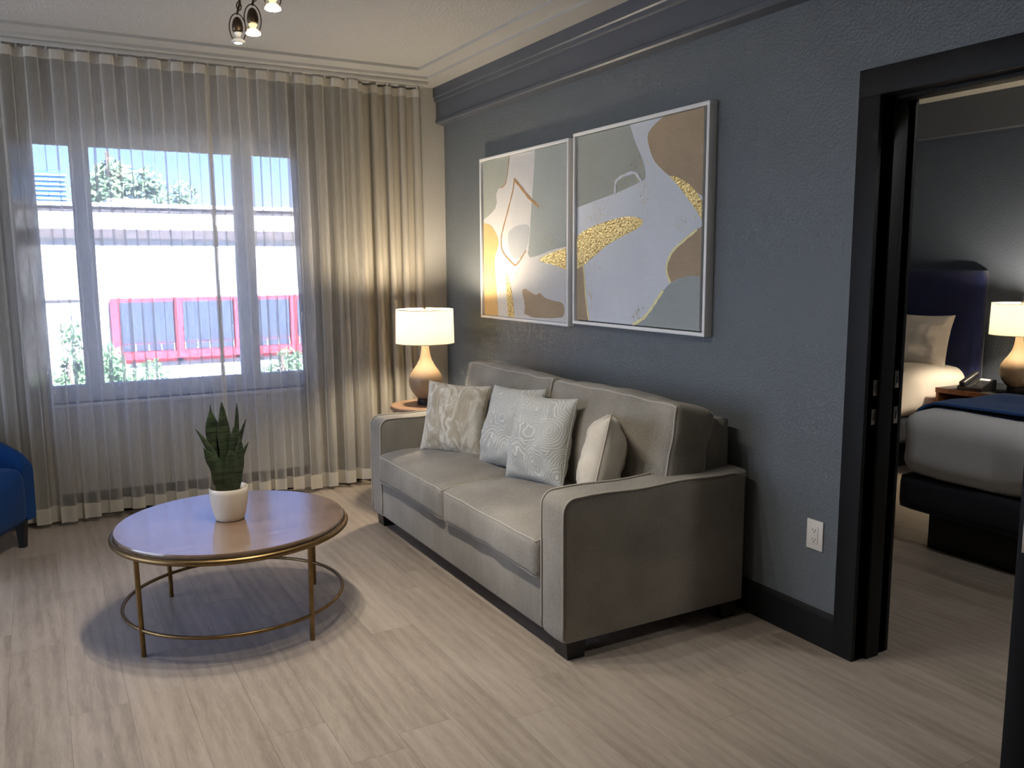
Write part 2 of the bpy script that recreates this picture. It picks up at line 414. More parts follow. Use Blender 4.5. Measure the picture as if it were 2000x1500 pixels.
# floor: base and planks
fb = struct(box('floor', XL, XB, YB, YW, -.05, -.009, 'floor_base'))
PW, PL = .1800, 1.22
pm = None
v, f = boxm(-.5, .5, -.5, .5, -.5, .5)
rnd = random.Random(3)
pv, pf = [], []
bmk = bmesh.new(); bvs = [bmk.verts.new((x*(PW-.0003), y*(PL-.0003), z*.008)) for x, y, z in v]
for q in f: bmk.faces.new([bvs[i] for i in q])
bmesh.ops.recalc_face_normals(bmk, faces=bmk.faces)
bmesh.ops.bevel(bmk, geom=[e for e in bmk.edges if all(p.co.z > 0 for p in e.verts)], offset=.0005, segments=1, affect='EDGES')
pme = bpy.data.meshes.new('plank'); bmk.to_mesh(pme); bmk.free(); pme.materials.append(M['plank'])
x = XL
while x < XB-.01:
    w = min(PW, XB-x); y = YB-rnd.random()*PL
    while y < YW-.01:
        a, b = max(y, YB), min(y+PL, YW)
        if b-a > .02:
            o = bpy.data.objects.new('plank', pme); o.parent = fb
            o.location = (x+w/2, (a+b)/2, -.004); o.scale = (w/PW, (b-a)/PL, 1); link(o)
        y += PL
    x += PW
# right wall (slate) with door opening
def wallbox(*a): return boxm(*a)
wr = mk('wall_right', *merge(boxm(XR, XR+T, OY1, YW, 0, ZC), boxm(XR, XR+T, YB, OY0, 0, ZC), boxm(XR, XR+T, OY0, OY1, OZ+.02, ZC)), 'slate'); struct(wr)
# window wall with two openings
WX0, WX1, WZ0, WZ1 = -.13, 1.62, .675, 2.255
GY0, GY1, GZ0, GZ1 = 2.60, 4.95, .25, 2.35      # wide window added in the unseen left wall to brighten the room
WT = .20
wf = mk('wall_far', *merge(boxm(XL, WX0, YW, YW+WT, 0, ZC), boxm(WX1, XB+.1, YW, YW+WT, 0, ZC),
    boxm(WX0, WX1, YW, YW+WT, 0, WZ0), boxm(WX0, WX1, YW, YW+WT, WZ1, ZC)), 'white_wall'); struct(wf)
struct(mk('wall_left', *merge(boxm(XL-.1, XL, YB, GY0, 0, ZC), boxm(XL-.1, XL, GY1, YW, 0, ZC), boxm(XL-.1, XL, GY0, GY1, 0, GZ0), boxm(XL-.1, XL, GY0, GY1, GZ1, ZC)), 'white_wall'))
struct(box('wall_back', XL, XB, YB-.1, YB, 0, ZC, 'white_wall'))
struct(box('wall_bedroom', XB, XB+.1, YB, YW, 0, ZC, 'navy_blue_wall'))
# ceiling: raised field inside two stepped bands
cz = ZC
ce = mk('ceiling', *merge(boxm(XL-.1, XR, YB-.1, YW+WT, cz+.034, cz+.12), boxm(XR, XB+.1, YB-.1, YW+WT, cz, cz+.12)), 'ceil'); struct(ce)
def frame_band(x0, x1, y0, y1, w0x, w0y, z0, z1):
    return merge(boxm(x0, x1, y1-w0y, y1, z0, z1), boxm(x1-w0x, x1, y0, y1-w0y, z0, z1), boxm(x0, x0+w0x, y0, y1-w0y, z0, z1), boxm(x0+w0x, x1-w0x, y0, y0+w0y, z0, z1))
struct(mk('trim_1', *frame_band(XL, XR, YB, YW, XR-2.207, YW-5.131, cz+.017, cz+.034), 'ceil_trim'))
struct(mk('trim_2', *frame_band(XL, XR, YB, YW, XR-2.324, YW-5.274, cz, cz+.017), 'ceil_trim'))
# dark soffit moulding along the right wall
prof = [(2.560, 2.656), (2.469, 2.656), (2.469, 2.594), (2.477, 2.588), (2.477, 2.566), (2.491, 2.560), (2.491, 2.446), (2.486, 2.442), (2.486, 2.426), (2.495, 2.419), (2.545, 2.411), (2.560, 2.411)]
struct(mk('trim_3', *extrude([(a, b) for a, b in prof], 1, YB, YW-.001), 'slate_smooth'))
struct(mk('trim_4', *extrude([(6.08, 2.656), (6.0, 2.656), (6.0, 2.395), (6.08, 2.39)], 1, YB, YW-.001), 'slate_smooth'))
# baseboards
def base_prof(t, h): return [(0, 0), (t, 0), (t, h-.018), (t-.004, h-.006), (t*.4, h), (0, h)]
struct(mk('baseboard_right', *extrude([(XR-a, b) for a, b in base_prof(.016, .140)], 1, OY1+.086, YW-.016), 'black'))
struct(mk('baseboard_right_near', *extrude([(XR-a, b) for a, b in base_prof(.016, .140)], 1, YB, OY0-.086), 'black'))
struct(mk('baseboard_far', *extrude([(YW-a, b) for a, b in base_prof(.016, .140)], 0, XL, XR), 'black'))
struct(box('baseboard_bedroom', XB-.016, XB, YB, YW, 0, .14, 'black'))
# door frame: casing, jambs, stops, strike plates
df = struct(link(bpy.data.objects.new('door_frame', None))); df.location = (XR, OY1, 0); df['label'] = 'black painted door frame with wide flat casing'
CT = .017; CW = .088
for nm, y0, y1 in (('casing', OY1, OY1+CW), ('casing', OY0-CW, OY0)):
    box(nm, XR-CT, XR, y0, y1, 0, OZ+CW if False else OZ, 'black', df, .002)
def quadbox(pts, x0, x1):
    n = len(pts); return [(x0, *p) for p in pts]+[(x1, *p) for p in pts], [tuple(range(n)), tuple(range(2*n-1, n-1, -1))]+[(i, (i+1) % n, n+(i+1) % n, n+i) for i in range(n)]
box('head_casing', XR-CT, XR, OY0-CW, OY1+CW, OZ, OZ+CW+.004, 'black', df, .002)
for s, y in ((1, OY1), (-1, OY0)):
    j = box('jamb', XR-.004, XR+T+.004, min(y, y+s*.02), max(y, y+s*.02), 0, OZ+.02, 'black', df, .001)
    box('door_stop', XR+.050, XR+.118, min(y, y-s*.012), max(y, y-s*.012), 0, OZ, 'black', j, .0015)
    if s > 0:
        for xx, zz, h in ((2.586, 1.020, .056), (2.583, .915, .056), (2.699, 1.043, .062), (2.702, .912, .062)):
            sp = box('strike_plate', xx-.011, xx+.011, y-.0025, y+.001, zz-h/2, zz+h/2, 'steel', j, .0008)
            box('strike_hole', xx-.005, xx+.005, y-.0029, y+.001, zz-.013, zz+.013, 'dark_slot', j)
hj = box('head_jamb', XR-.004, XR+T+.004, OY0, OY1, OZ, OZ+.02, 'black', df, .001)
box('door_stop', XR+.050, XR+.118, OY0+.012, OY1-.012, OZ-.012, OZ, 'black', hj, .0015)
for nm, y0, y1 in (('casing', OY1, OY1+CW), ('casing', OY0-CW, OY0)):
    box(nm, XR+T, XR+T+CT, y0, y1, 0, OZ, 'black', df, .002)
box('head_casing', XR+T, XR+T+CT, OY0-CW, OY1+CW, OZ, OZ+CW, 'black', df, .002)
# open door leaf (swung into the living room)
dl = struct(link(bpy.data.objects.new('door_1', None))); dl['label'] = 'dark door leaf standing open at the right edge, latch plates on its edge'
LW, LT = .802, .044
def leafbox(nm, a0, a1, t0, t1, z0, z1, mat, par, bev=.0015):
    return box(nm, a0, a1, t0, t1, z0, z1, mat, par, bev)
box('door_panel', -LW, 0, -LT, 0, .012, 2.015, 'door_brown', dl)
box('edge_band', -LW-.003, -LW, -LT-.0005, .0005, .012, 2.015, 'black', dl, .001)
for zc, h in ((.922, .115), (1.030, .075)):
    p = box('latch_plate', -LW-.005, -LW-.001, -LT/2-.0135, -LT/2+.0135, zc-h/2, zc+h/2, 'steel', dl, .001)
    if h > .1: box('latch_bolt', -LW-.015, -LW-.004, -LT/2-.006, -LT/2+.006, zc-.014, zc+.014, 'steel', p, .002)
    else: box('bolt_face', -LW-.0062, -LW-.004, -LT/2-.007, -LT/2+.007, zc-.014, zc+.014, 'steel', p, .001)
mk('lever_handle', *merge(lathe([(.028, 0), (.028, .008), (.012, .012), (.012, .05)], (0, 0, 0), 20), tube([(0, 0, .05), (.03, 0, .055), (.12, 0, .05)], .009, 8)), 'steel', dl, True, 40)
lh = dl.children[-1]; lh.rotation_euler = (PI/2, 0, 0); lh.location = (-LW+.06, -LT, .922)
dl.location = (2.530, 1.150, 0); dl.rotation_euler = (0, 0, math.atan2(1.150-.976, 2.530-1.746))
# living room window
def window(idx, x0, x1, mull):
    w = struct(link(bpy.data.objects.new('window_%d' % idx, None))); w.location = ((x0+x1)/2, YW+.08, WZ0)
    fy0, fy1 = YW+.075, YW+.135; fw = .085
    mk('window_frame', *merge(boxm(x0, x0+fw*.6, fy0, fy1, WZ0, WZ1), boxm(x1-fw*.6, x1, fy0, fy1, WZ0, WZ1), boxm(x0+fw*.6, x1-fw*.6, fy0, fy1, WZ1-fw, WZ1), boxm(x0+fw*.6, x1-fw*.6, fy0, fy1, WZ0, WZ0+fw)), 'vinyl', w)
    edges = [x0+fw*.6]+[e for m in mull for e in m]+[x1-fw*.6]
    for a, b in mull: box('mullion', a, b, fy0-.004, fy1, WZ0+fw, WZ1-fw, 'vinyl', w, .003)
    for k in range(0, len(edges), 2):
        a, b = edges[k], edges[k+1]
        sh = mk('sash', *merge(boxm(a, a+.012, fy0+.012, fy1-.01, WZ0+fw, WZ1-fw), boxm(b-.012, b, fy0+.012, fy1-.01, WZ0+fw, WZ1-fw), boxm(a+.012, b-.012, fy0+.012, fy1-.01, WZ0+fw, WZ0+fw+.012), boxm(a+.012, b-.012, fy0+.012, fy1-.01, WZ1-fw-.018, WZ1-fw)), 'vinyl', w)
        mk('pane', *boxm(a+.012, b-.012, fy0+.03, fy0+.034, WZ0+fw+.012, WZ1-fw-.018), 'glass', w)
    box('window_sill', x0-.0, x1+.0, YW-.012, fy0, WZ0-.022, WZ0, 'vinyl', w, .004)
    return w
window(1, WX0, WX1, [(.240, .318), (1.143, 1.240)])
w3 = struct(link(bpy.data.objects.new('window_2', None))); w3.location = (XL-.05, (GY0+GY1)/2, GZ0)  # added window, out of view, goes with the left fill light
mk('window_frame', *merge(boxm(XL-.09, XL-.03, GY0, GY0+.06, GZ0, GZ1), boxm(XL-.09, XL-.03, GY1-.06, GY1, GZ0, GZ1), boxm(XL-.09, XL-.03, GY0+.06, GY1-.06, GZ0, GZ0+.06), boxm(XL-.09, XL-.03, GY0+.06, GY1-.06, GZ1-.06, GZ1)), 'vinyl', w3)
for q in (1,):
    yq = GY0+(GY1-GY0)*q/2; box('mullion', XL-.088, XL-.032, yq-.035, yq+.035, GZ0+.06, GZ1-.06, 'vinyl', w3, .003)
for q in range(2):
    ya = GY0+(GY1-GY0)*q/2+.036; mk('pane', *boxm(XL-.062, XL-.058, ya, ya+(GY1-GY0)/2-.072, GZ0+.06, GZ1-.06), 'glass', w3)

# ================================================================== CURTAINS
def curtain_mesh(x0, x1, yc, z0, z1, period, amp, k, seed, nz=26, per=22, fan=None, zr=None):
    """ripple-fold cloth; k>.5 folds each flank back over itself"""
    r = random.Random(seed); nf = max(1, round((x1-x0)/period)); P = (x1-x0)/nf
    ks = [k+r.uniform(-.2, .2)*(1 if k > .7 else .5) for _ in range(2*nf+2)]; am = [amp*r.uniform(.7, 1.25) for _ in range(2*nf+2)]
    ph = [r.uniform(-1, 1) for _ in range(2*nf+2)]
    n = nf*per; V, F = [], []
    for j in range(nz+1):
        z = z0+(z1-z0)*j/nz; hz = (z-z0)/(z1-z0); lo = 1-hz
        for i in range(n+1):
            u = i/per*P; fi = 2*u/P; a = int(fi); t = fi-a; b = min(a+1, 2*nf+1)
            s = t*t*(3-2*t); kk = ks[a]*(1-s)+ks[b]*s; aa = am[a]*(1-s)+am[b]*s; pp = ph[a]*(1-s)+ph[b]*s
            phi = 2*PI*u/P
            aa *= (.75+.35*lo)
            y = aa*math.sin(phi)+.010*lo*math.sin(phi*2.0+pp*3+2.5*hz)+.004*pp*math.sin(9*hz+pp*5)
            x = x0+u-kk*P/(2*PI)*math.sin(2*phi)*(.8+.3*lo)+.010*pp*lo
            if fan: x += fan(x, hz)
            zz = z
            if zr and j == 0: zz = z+zr*math.sin(u*7+seed)+.006*math.sin(u*23+seed)
            V.append((x, yc+y, zz))
    for j in range(nz):
        for i in range(n):
            F.append((j*(n+1)+i, j*(n+1)+i+1, (j+1)*(n+1)+i+1, (j+1)*(n+1)+i))
    return V, F
ZH = 2.618
def curtain(name, label, cat, x0, x1, yc, mat, period, amp, k, seed, z0=.035, hem=True, edge=None, fan=None):
    c = thing(name, label, cat, ((x0+x1)/2, yc, 0))
    zt = ZH
    cl = mk('cloth', *curtain_mesh(x0, x1, yc, z0+(.082 if hem else 0), zt-.05, period, amp, k, seed, fan=fan), mat, c, True)
    def strip(nm, za, zb, m, nz, lohi):
        # same wave evaluated at the cloth's own end so the strip joins the cloth
        V, F = curtain_mesh(x0, x1, yc, z0+(.082 if hem else 0), zt-.05, period, amp, k, seed, nz=1, fan=fan)
        n = len(V)//2; row = V[:n] if lohi == 0 else V[n:]
        VV = [(x, y, za+(.008*math.sin(i*.05+seed)+.006*math.sin(i*.021*2) if lohi == 0 else 0)) for i, (x, y, _) in enumerate(row)]+[(x, y, zb) for x, y, _ in row]
        return mk(nm, VV, [(i, i+1, n+i+1, n+i) for i in range(n-1)], m, c, True)
    if hem: strip('hem', z0, z0+.082, 'hem', 1, 0)
    strip('header_tape', zt-.05, zt, 'header', 1, 1)
    if edge is not None:
        V, F = curtain_mesh(x0, x1, yc, z0+.082, zt-.05, period, amp, k, seed, fan=fan)
        nz = 26; n = len(V)//(nz+1); col = [V[j*n+(n-1 if edge > 0 else 0)] for j in range(nz+1)]
        VV = []; 
        for p in col: VV += [(p[0]-.011, p[1]-.004, p[2]), (p[0]+.011, p[1]-.007, p[2])]
        mk('edge_hem', VV, [(2*j, 2*j+1, 2*j+3, 2*j+2) for j in range(nz)], 'hem', c, True)
    return c
fan_l = lambda x, hz: 0
def fan_c(x, hz): return .012*(1-hz)
curtain('sheer_curtain', 'sheer white curtain panel across the left and middle of the window', 'curtain', -.628, .958, 5.352, 'sheer', .122, .021, 1.0, 11, edge=1, fan=fan_c)
curtain('sheer_curtain', 'sheer white curtain panel across the right part of the window', 'curtain', .966, 1.88, 5.352, 'sheer', .114, .021, 1.0, 5, edge=-1, fan=fan_c)
def fan_r(x, hz):
    t = max(0, min(1, (2.3-x)/.85)); return .055*(1-hz)*t
curtain('drape', 'greige drape hanging in dense folds beside the slate wall', 'curtain', 1.445, 2.335, 5.435, 'drape', .094, .034, .62, 21, hem=False, z0=.03, fan=fan_r)
curtain('drape', 'greige drape gathered at the left end of the window behind the armchair', 'curtain', -.84, .045, 5.435, 'drape', .11, .034, .55, 31, hem=False, z0=.03)
tr_ = thing('curtain_track', 'white curtain track fixed under the ceiling along the window wall', 'curtain track', (.7, 5.39, 2.64))
box('rail', -.9, 2.36, 5.335, 5.375, 2.632, 2.655, 'ceil_trim', tr_, .002)
box('rail', -.9, 2.36, 5.420, 5.455, 2.632, 2.655, 'ceil_trim', tr_, .002)
for i in range(46):
    xx = -.82+i*.069
    if xx < 2.33: mk('glider', *boxm(xx-.005, xx+.005, 5.350, 5.360, 2.610, 2.634), 'ceil_trim', tr_)

# ================================================================== SOFA
so = thing('sofa', 'grey upholstered two seat sofa with piped cushions against the slate wall', 'sofa', (2.05, 3.51, 0))
SX0, SX1, SY0, SY1 = 1.605, 2.495, 2.500, 4.525
AW = .158
def arm(y0, y1, seed):
    # profile in x,z with a rounded front shoulder, swept over y with soft long edges
    pr = [(SX1, .075), (SX0+.006, .075), (SX0, .09)]
    pr += [(SX0, .09+(.568-.09)*t/10) for t in range(1, 11)]
    for t in range(1, 9):
        a = PI-PI/2*t/8; pr.append((SX0+.052+.052*math.cos(a), .568+.052*math.sin(a)))
    for t in range(1, 13):
        x = SX0+.052+(SX1-SX0-.052)*t/12
        pr.append((x, .62+.0035*math.sin(t*1.1+seed)))
    pr += [(SX1, .62-(.62-.075)*t/8) for t in range(1, 8)]
    cx, cz_ = (SX0+SX1)/2, .35
    V, F = [], []; n = len(pr); ys = []
    R_ = .016
    for t in range(5): a = PI/2*t/4; ys.append((y0+R_-R_*math.cos(a), R_-R_*math.sin(a)))
    for t in range(1, 8): ys.append((y0+R_+(y1-y0-2*R_)*t/8, -.004*math.sin(PI*t/8)))
    for t in range(5): a = PI/2*(4-t)/4; ys.append((y1-R_+R_*math.cos(a), R_-R_*math.sin(a)))
    for y, ins in ys:
        for x, z in pr:
            sx = (1 if x < SX0+.08 else (-1 if x > SX1-.001 else 0)); sz = -1 if z > .54 else 0
            V.append((x+sx*ins*(1 if z < .6 else .3), y, z+sz*ins*min(1, max(0, (z-.54)/.06))))
    for j in range(len(ys)-1):
        for i in range(n): F.append((j*n+i, j*n+(i+1) % n, (j+1)*n+(i+1) % n, (j+1)*n+i))
    F.append(tuple(range(n))); F.append(tuple((len(ys)-1)*n+i for i in range(n-1, -1, -1)))
    a = mk('arm', V, F, 'sofa', so, True, 50)
    loop = [(x, z) for x, z in pr if not (z < .08 or x >= SX1)]
    for yy in (y0+.003, y1-.003):
        mk('piping', *tube([(x-(.001 if z < .56 else 0), yy, z+(.001 if z > .58 else 0)) for x, z in loop]+[(SX1, yy, .60)], .0042, 6), 'piping', a, True)
    return a
arm(SY0, SY0+AW, 0); arm(SY1-AW, SY1, 2)
box('front_apron', SX0+.001, SX0+.06, SY0+AW, SY1-AW, .075, .298, 'sofa', so, .012, 3)
box('seat_deck', SX0+.05, SX1-.1, SY0+AW, SY1-AW, .08, .30, 'sofa', so, .01)
bk = Soft((2.425, 3.512, .45), (.072, .900, .375), .014, (.0, 0, .004), .004, 5)
mk('back_frame', *bk.mesh((4, 40, 12)), 'sofa', so, True)
def droop(q, p, h):
    # front edge of a seat cushion rolls over and sags
    t = max(0, -p[0]/h[0]); q = q.copy(); q.z -= .020*t**4; 
    if p[2] < 0: q.z += .012*(1-(p[1]/h[1])**2)*t*(-p[2]/h[2])
    return q
for yc, sd in ((3.082, 1), (3.934, 2)):
    sc = Soft((1.898, yc, .372), (.320, .423, .078), .024, (.008, .004, .024), .005, 9, None, sd, droop)
    c = mk('seat_cushion', *sc.mesh((34, 40, 10)), 'sofa', so, True)
    for sg in (1, -1): mk('piping', *tube(sc.loop(2, sg, 22), .0042, 6, True), 'piping', c, True)
for yc, sd in ((3.040, 4), (3.972, 6)):
    bc = Soft((2.240, yc, .662), (.102, .466, .234), .030, (.036, .004, .014), .009, 9, Matrix.Rotation(math.radians(11), 3, 'Y'), sd)
    c = mk('back_cushion', *bc.mesh((14, 44, 28)), 'sofa', so, True)
    for sg in (-1, 1): mk('piping', *tube(bc.loop(0, sg, 24), .0044, 6, True), 'piping', c, True)
for fx in (SX0+.02, SX1-.11):
    for fy in (SY0+.015, SY1-.105):
        v, f = boxm(fx, fx+.09, fy, fy+.09, 0, .078)
        v = [(x+(.008 if z < .01 and x == fx else (-.008 if z < .01 else 0)), y, z) for x, y, z in v]
        mk('foot', v, f, 'black_wood', so)

# ------------------------------------------------------------------ throw pillows
def pillow_mesh(w, h, t, seed=0, n=26, crease=.006, pinch=.07, top=0.0):
    V, F = [], []
    def pt(u, v, s):
        e = (1-abs(u)**2.6)*(1-abs(v)**2.6); th = s*t*max(0, e)**.55
        x = u*w*(1-pinch*(1-abs(v)**2)*abs(u)**3*.0-pinch*(1-v*v)*abs(u)); y = v*h*(1-pinch*(1-u*u)*abs(v))
        p = Vector((x, th, y))
        nz = noise.noise(Vector((u*2.2+seed*5, v*2.2, s*.7)))
        ridge = noise.noise(Vector((u*5+seed, v*5, s*2+seed)))
        p.y += s*(nz*crease*2.2+ridge*crease)*min(1, e*2.5)
        if top and v > .3: p.y += top*(v-.3)**2
        return p
    idx = {}
    def key(i, j, s):
        edge = i in (0, n) or j in (0, n); k = (i, j, 0 if edge else s)
        if k not in idx:
            u, v = -1+2*i/n, -1+2*j/n
            u = math.copysign(1-(1-abs(u))**1.35, u) if u else 0; v = math.copysign(1-(1-abs(v))**1.35, v) if v else 0
            idx[k] = len(V); V.append(pt(u, v, s))
        return idx[k]
    for s in (-1, 1):
        for i in range(n):
            for j in range(n):
                q = (key(i, j, s), key(i+1, j, s), key(i+1, j+1, s), key(i, j+1, s)); F.append(q if s < 0 else q[::-1])
    lo = [pt(-1+2*i/n, -1, 0) for i in range(n)]+[pt(1, -1+2*i/n, 0) for i in range(n)]+[pt(1-2*i/n, 1, 0) for i in range(n)]+[pt(-1, 1-2*i/n, 0) for i in range(n)]
    return V, F, lo
def pillow(name, label, cat, w, h, t, loc, yaw, lean, roll, mat, seed, group=None, pipe=None, **kw):
    """local front faces -y; yaw about z, lean tips the top backwards"""
    V, F, lo = pillow_mesh(w, h, t, seed, **kw)
    th = thing(name, label, cat, loc, group)
    o = bpy.data.meshes.new('cover'); o.from_pydata([tuple(p) for p in V], [], F); o.update(); o.materials.append(M[mat])
    o.polygons.foreach_set('use_smooth', [True]*len(o.polygons))
    ob = link(bpy.data.objects.new('cover', o)); ob.parent = th
    sv, sf = tube(lo, .0035 if pipe else .0022, 6, True)
    sm = bpy.data.meshes.new('edge_seam'); sm.from_pydata(sv, [], sf); sm.update(); sm.materials.append(M[pipe or mat])
    sm.polygons.foreach_set('use_smooth', [True]*len(sm.polygons))
    sb = link(bpy.data.objects.new('edge_seam', sm)); sb.parent = th
    th.rotation_mode = 'XYZ'
    th.matrix_world = Matrix.Translation(loc) @ Matrix.Rotation(yaw, 4, 'Z') @ Matrix.Rotation(-lean, 4, 'X') @ Matrix.Rotation(roll, 4, 'Y')
    return th
R = math.radians
pillow('throw_pillow', 'beige marbled velvet throw pillow leaning by the far sofa arm', 'pillow', .190, .192, .075, (1.935, 4.105, .640), R(-54), R(14), R(2), 'marble', 1, crease=.009)
pillow('throw_pillow', 'grey throw pillow with white swirl embroidery beside the marbled pillow', 'pillow', .200, .208, .085, (2.035, 3.655, .654), R(-80), R(17), R(-3), 'swirl', 2, crease=.010)
pillow('throw_pillow', 'frontmost grey throw pillow with white swirl embroidery overlapping its twin', 'pillow', .200, .208, .085, (2.010, 3.335, .654), R(-80), R(15), R(-2), 'swirl', 3, crease=.010)
pillow('throw_pillow', 'cream throw pillow seen edge on behind the near sofa arm', 'pillow', .205, .205, .090, (2.02, 2.865, .640), R(-128), R(12), R(-7), 'cream_pillow', 4, crease=.009)

# ================================================================== COFFEE TABLE
TX, TY = .648, 3.545
ct = thing('coffee_table', 'round coffee table with glossy brown top and thin brass legs', 'table', (TX, TY, 0))
mk('tabletop', *lathe([(0, .404), (.440, .404), (.4495, .407), (.452, .412), (.452, .422), (.449, .427), (0, .427)], (TX, TY, 0), 96), 'table_wood', ct, True, 35)
mk('brass_rim', *tube([(TX+.458*math.cos(2*PI*i/96), TY+.458*math.sin(2*PI*i/96), .398) for i in range(96)], .0115, 10, True), 'brass', ct, True)
mk('lower_ring', *tube([(TX+.436*math.cos(2*PI*i/96), TY+.436*math.sin(2*PI*i/96), .105) for i in range(96)], .0075, 8, True), 'brass', ct, True)
for dx, dy in ((-.390, -.203), (-.213, .379), (.213, -.381), (.391, .207)):
    mk('leg', *tube([(TX+dx*.99, TY+dy*.99, 0), (TX+dx*1.005, TY+dy*1.005, .40)], .0098, 10), 'brass', ct, True, 40)
# plant
PX, PY, PZ = .640, 3.548, .427
pl = thing('potted_snake_plant', 'snake plant in a cream ceramic pot on the round coffee table', 'plant', (PX, PY, PZ))
mk('pot', *lathe([(0, 0), (.050, 0), (.057, .004), (.062, .02), (.072, .07), (.0765, .115), (.0770, .134), (.0755, .137), (.073, .135), (.0725, .115), (0, .113)], (PX, PY, PZ), 56), 'pot', pl, True, 50)
mk('soil', *lathe([(0, .121), (.045, .120), (.0725, .117)], (PX, PY, PZ), 40, False), 'soil', pl, True)
def leaf(bx, by, tx, ty, tz, w, bend, yaw, wmax=.35):
    n = 16; V, F = [], []; b = Vector((PX+bx, PY+by, PZ+.108)); t_ = Vector((PX+tx, PY+ty, PZ+tz))
    side = Vector((math.cos(yaw), math.sin(yaw), 0)); nrm = Vector((-math.sin(yaw), math.cos(yaw), 0))
    for i in range(n+1):
        t = i/n; p = b.lerp(t_, t)+Vector((bend[0], bend[1], 0))*math.sin(PI*t*.9)
        if t < wmax: ww = w*(.62+.38*math.sin(PI/2*t/wmax))
        else:
            q = (t-wmax)/(1-wmax); ww = w*(1-q**3.0)
        tw = .25*math.sin(t*2+yaw*3); s2 = side*math.cos(tw)+nrm*math.sin(tw)
        ww *= 1.15+.07*math.sin(t*17+yaw*9); ww = max(ww, .0007)
        cup = nrm*(.22*ww)
        for k, s in enumerate((-1, 0, 1)):
            V.append(tuple(p+s2*(s*ww)+cup*(1 if s else 0)))
        for k, s in enumerate((-1, 0, 1)):
            V.append(tuple(p+s2*(s*ww*.93)+cup*(1 if s else 0)-nrm*.0022))
    for i in range(n):
        a, c = i*6, (i+1)*6
        for k in (0, 1): F.append((a+k, a+k+1, c+k+1, c+k)); F.append((a+3+k+1, a+3+k, c+3+k, c+3+k+1))
        F.append((a+3, a, c, c+3)); F.append((a+2, a+5, c+5, c+2))
    return mk('leaf', V, F, 'leaf', pl, True)
leaf(.000, -.004, -.010, .010, .490, .030, (.004, 0), .3)
leaf(-.008, .010, -.052, .012, .462, .030, (-.006, 0), .1, .55)
leaf(-.012, -.012, -.048, .022, .478, .016, (-.01, .01), .8)
leaf(.014, .012, .050, .020, .478, .013, (.010, 0), .4, .45)
leaf(.010, -.006, .030, -.012, .392, .026, (.010, 0), -.1, .45)
leaf(-.018, -.018, -.128, -.010, .392, .018, (.030, 0), .2, .25)
leaf(-.022, -.026, -.104, -.040, .316, .034, (.026, 0), .15, .30)
leaf(.020, .002, .092, .010, .412, .016, (-.020, 0), .2, .30)
leaf(.028, -.008, .094, -.012, .318, .014, (-.024, 0), -.2, .30)
leaf(.004, -.030, .006, -.036, .300, .034, (.008, 0), .05, .35)
leaf(.016, -.024, .050, -.020, .342, .020, (.006, 0), -.1, .35)
leaf(.036, .018, .060, .030, .240, .010, (.004, 0), .5, .4)

# ================================================================== SIDE TABLE + LAMP
LX, LY, LZ = 2.095, 4.86, .600
stt = thing('side_table', 'small round wooden side table behind the far sofa arm', 'table', (LX, LY, 0))
mk('tabletop', *lathe([(0, .572), (.215, .572), (.224, .577), (.224, .595), (.219, .600), (0, .600)], (LX, LY, 0), 64), 'side_wood', stt, True, 35)
mk('pedestal', *lathe([(.026, .02), (.026, .3), (.030, .55), (.06, .572)], (LX, LY, 0), 28), 'bronze', stt, True, 40)
mk('foot_plate', *lathe([(0, 0), (.15, 0), (.155, .006), (.15, .014), (.03, .022)], (LX, LY, 0), 48), 'bronze', stt, True, 40)
def table_lamp(label, loc, watts):
    x, y, z = loc
    t = thing('table_lamp', label, 'lamp', loc)
    mk('base', *lathe([(0, 0), (.052, 0), (.054, .004), (.054, .034), (.050, .038), (0, .038)], loc, 36), 'black_plastic', t, True, 40)
    mk('body', *lathe([(.046, .036), (.062, .050), (.086, .080), (.101, .112), (.1065, .142), (.104, .165), (.094, .192), (.076, .220), (.056, .248), (.040, .278), (.030, .312), (.0245, .345), (.0225, .375), (.0225, .425), (0, .425)], loc, 48), 'lamp_body', t, True, 60)
    mk('stem', *tube([(x, y, z+.42), (x, y, z+.50)], .008, 8), 'bronze', t, True)
    mk('harp', *tube([(x+.045*math.sin(a)*1.0, y, z+.47+.115*(1-math.cos(a))/2*1.1) for a in [2*PI*i/28 for i in range(28)]], .0018, 6, True), 'bronze', t, True)
    rb, rt, z0, z1 = .181, .177, .385, .592
    V, F = lathe([(rb, z0), (rt, z1), (rt-.0015, z1), (rb-.0015, z0), (rb, z0)], loc, 64, False)
    sh = mk('shade', V, F, 'shade', t, True, 40)
    for zz, rr in ((z0, rb), (z1, rt)): mk('shade_rim', *tube([(x+rr*math.cos(2*PI*i/64), y+rr*math.sin(2*PI*i/64), z+zz) for i in range(64)], .0022, 6, True), 'piping', sh, True)
    for k in range(3):
        a = 2*PI*k/3+.3; mk('spider_arm', *tube([(x, y, z+z1-.010), (x+rt*math.cos(a), y+rt*math.sin(a), z+z1-.006)], .0016, 6), 'bronze', sh)
    mk('finial', *lathe([(.004, z1-.012), (.007, z1+.000), (.0085, z1+.008), (.005, z1+.016), (0, z1+.019)], loc, 16), 'bronze', t, True)
    bl = lathe([(.010, .478), (.013, .487), (.024, .505), (.029, .522), (.026, .540), (.014, .552), (0, .556)], loc, 20)
    mk('bulb', *bl, 'lamp_bulb', t, True)
    l = bpy.data.lights.new('lamp_light', 'POINT'); l.energy = watts; l.color = (1, .84, .62); l.shadow_soft_size = .045
    lo = link(bpy.data.objects.new('lamp_light', l)); lo.parent = t; lo.location = (0, 0, .520)
    return t
M['lamp_bulb'] = None
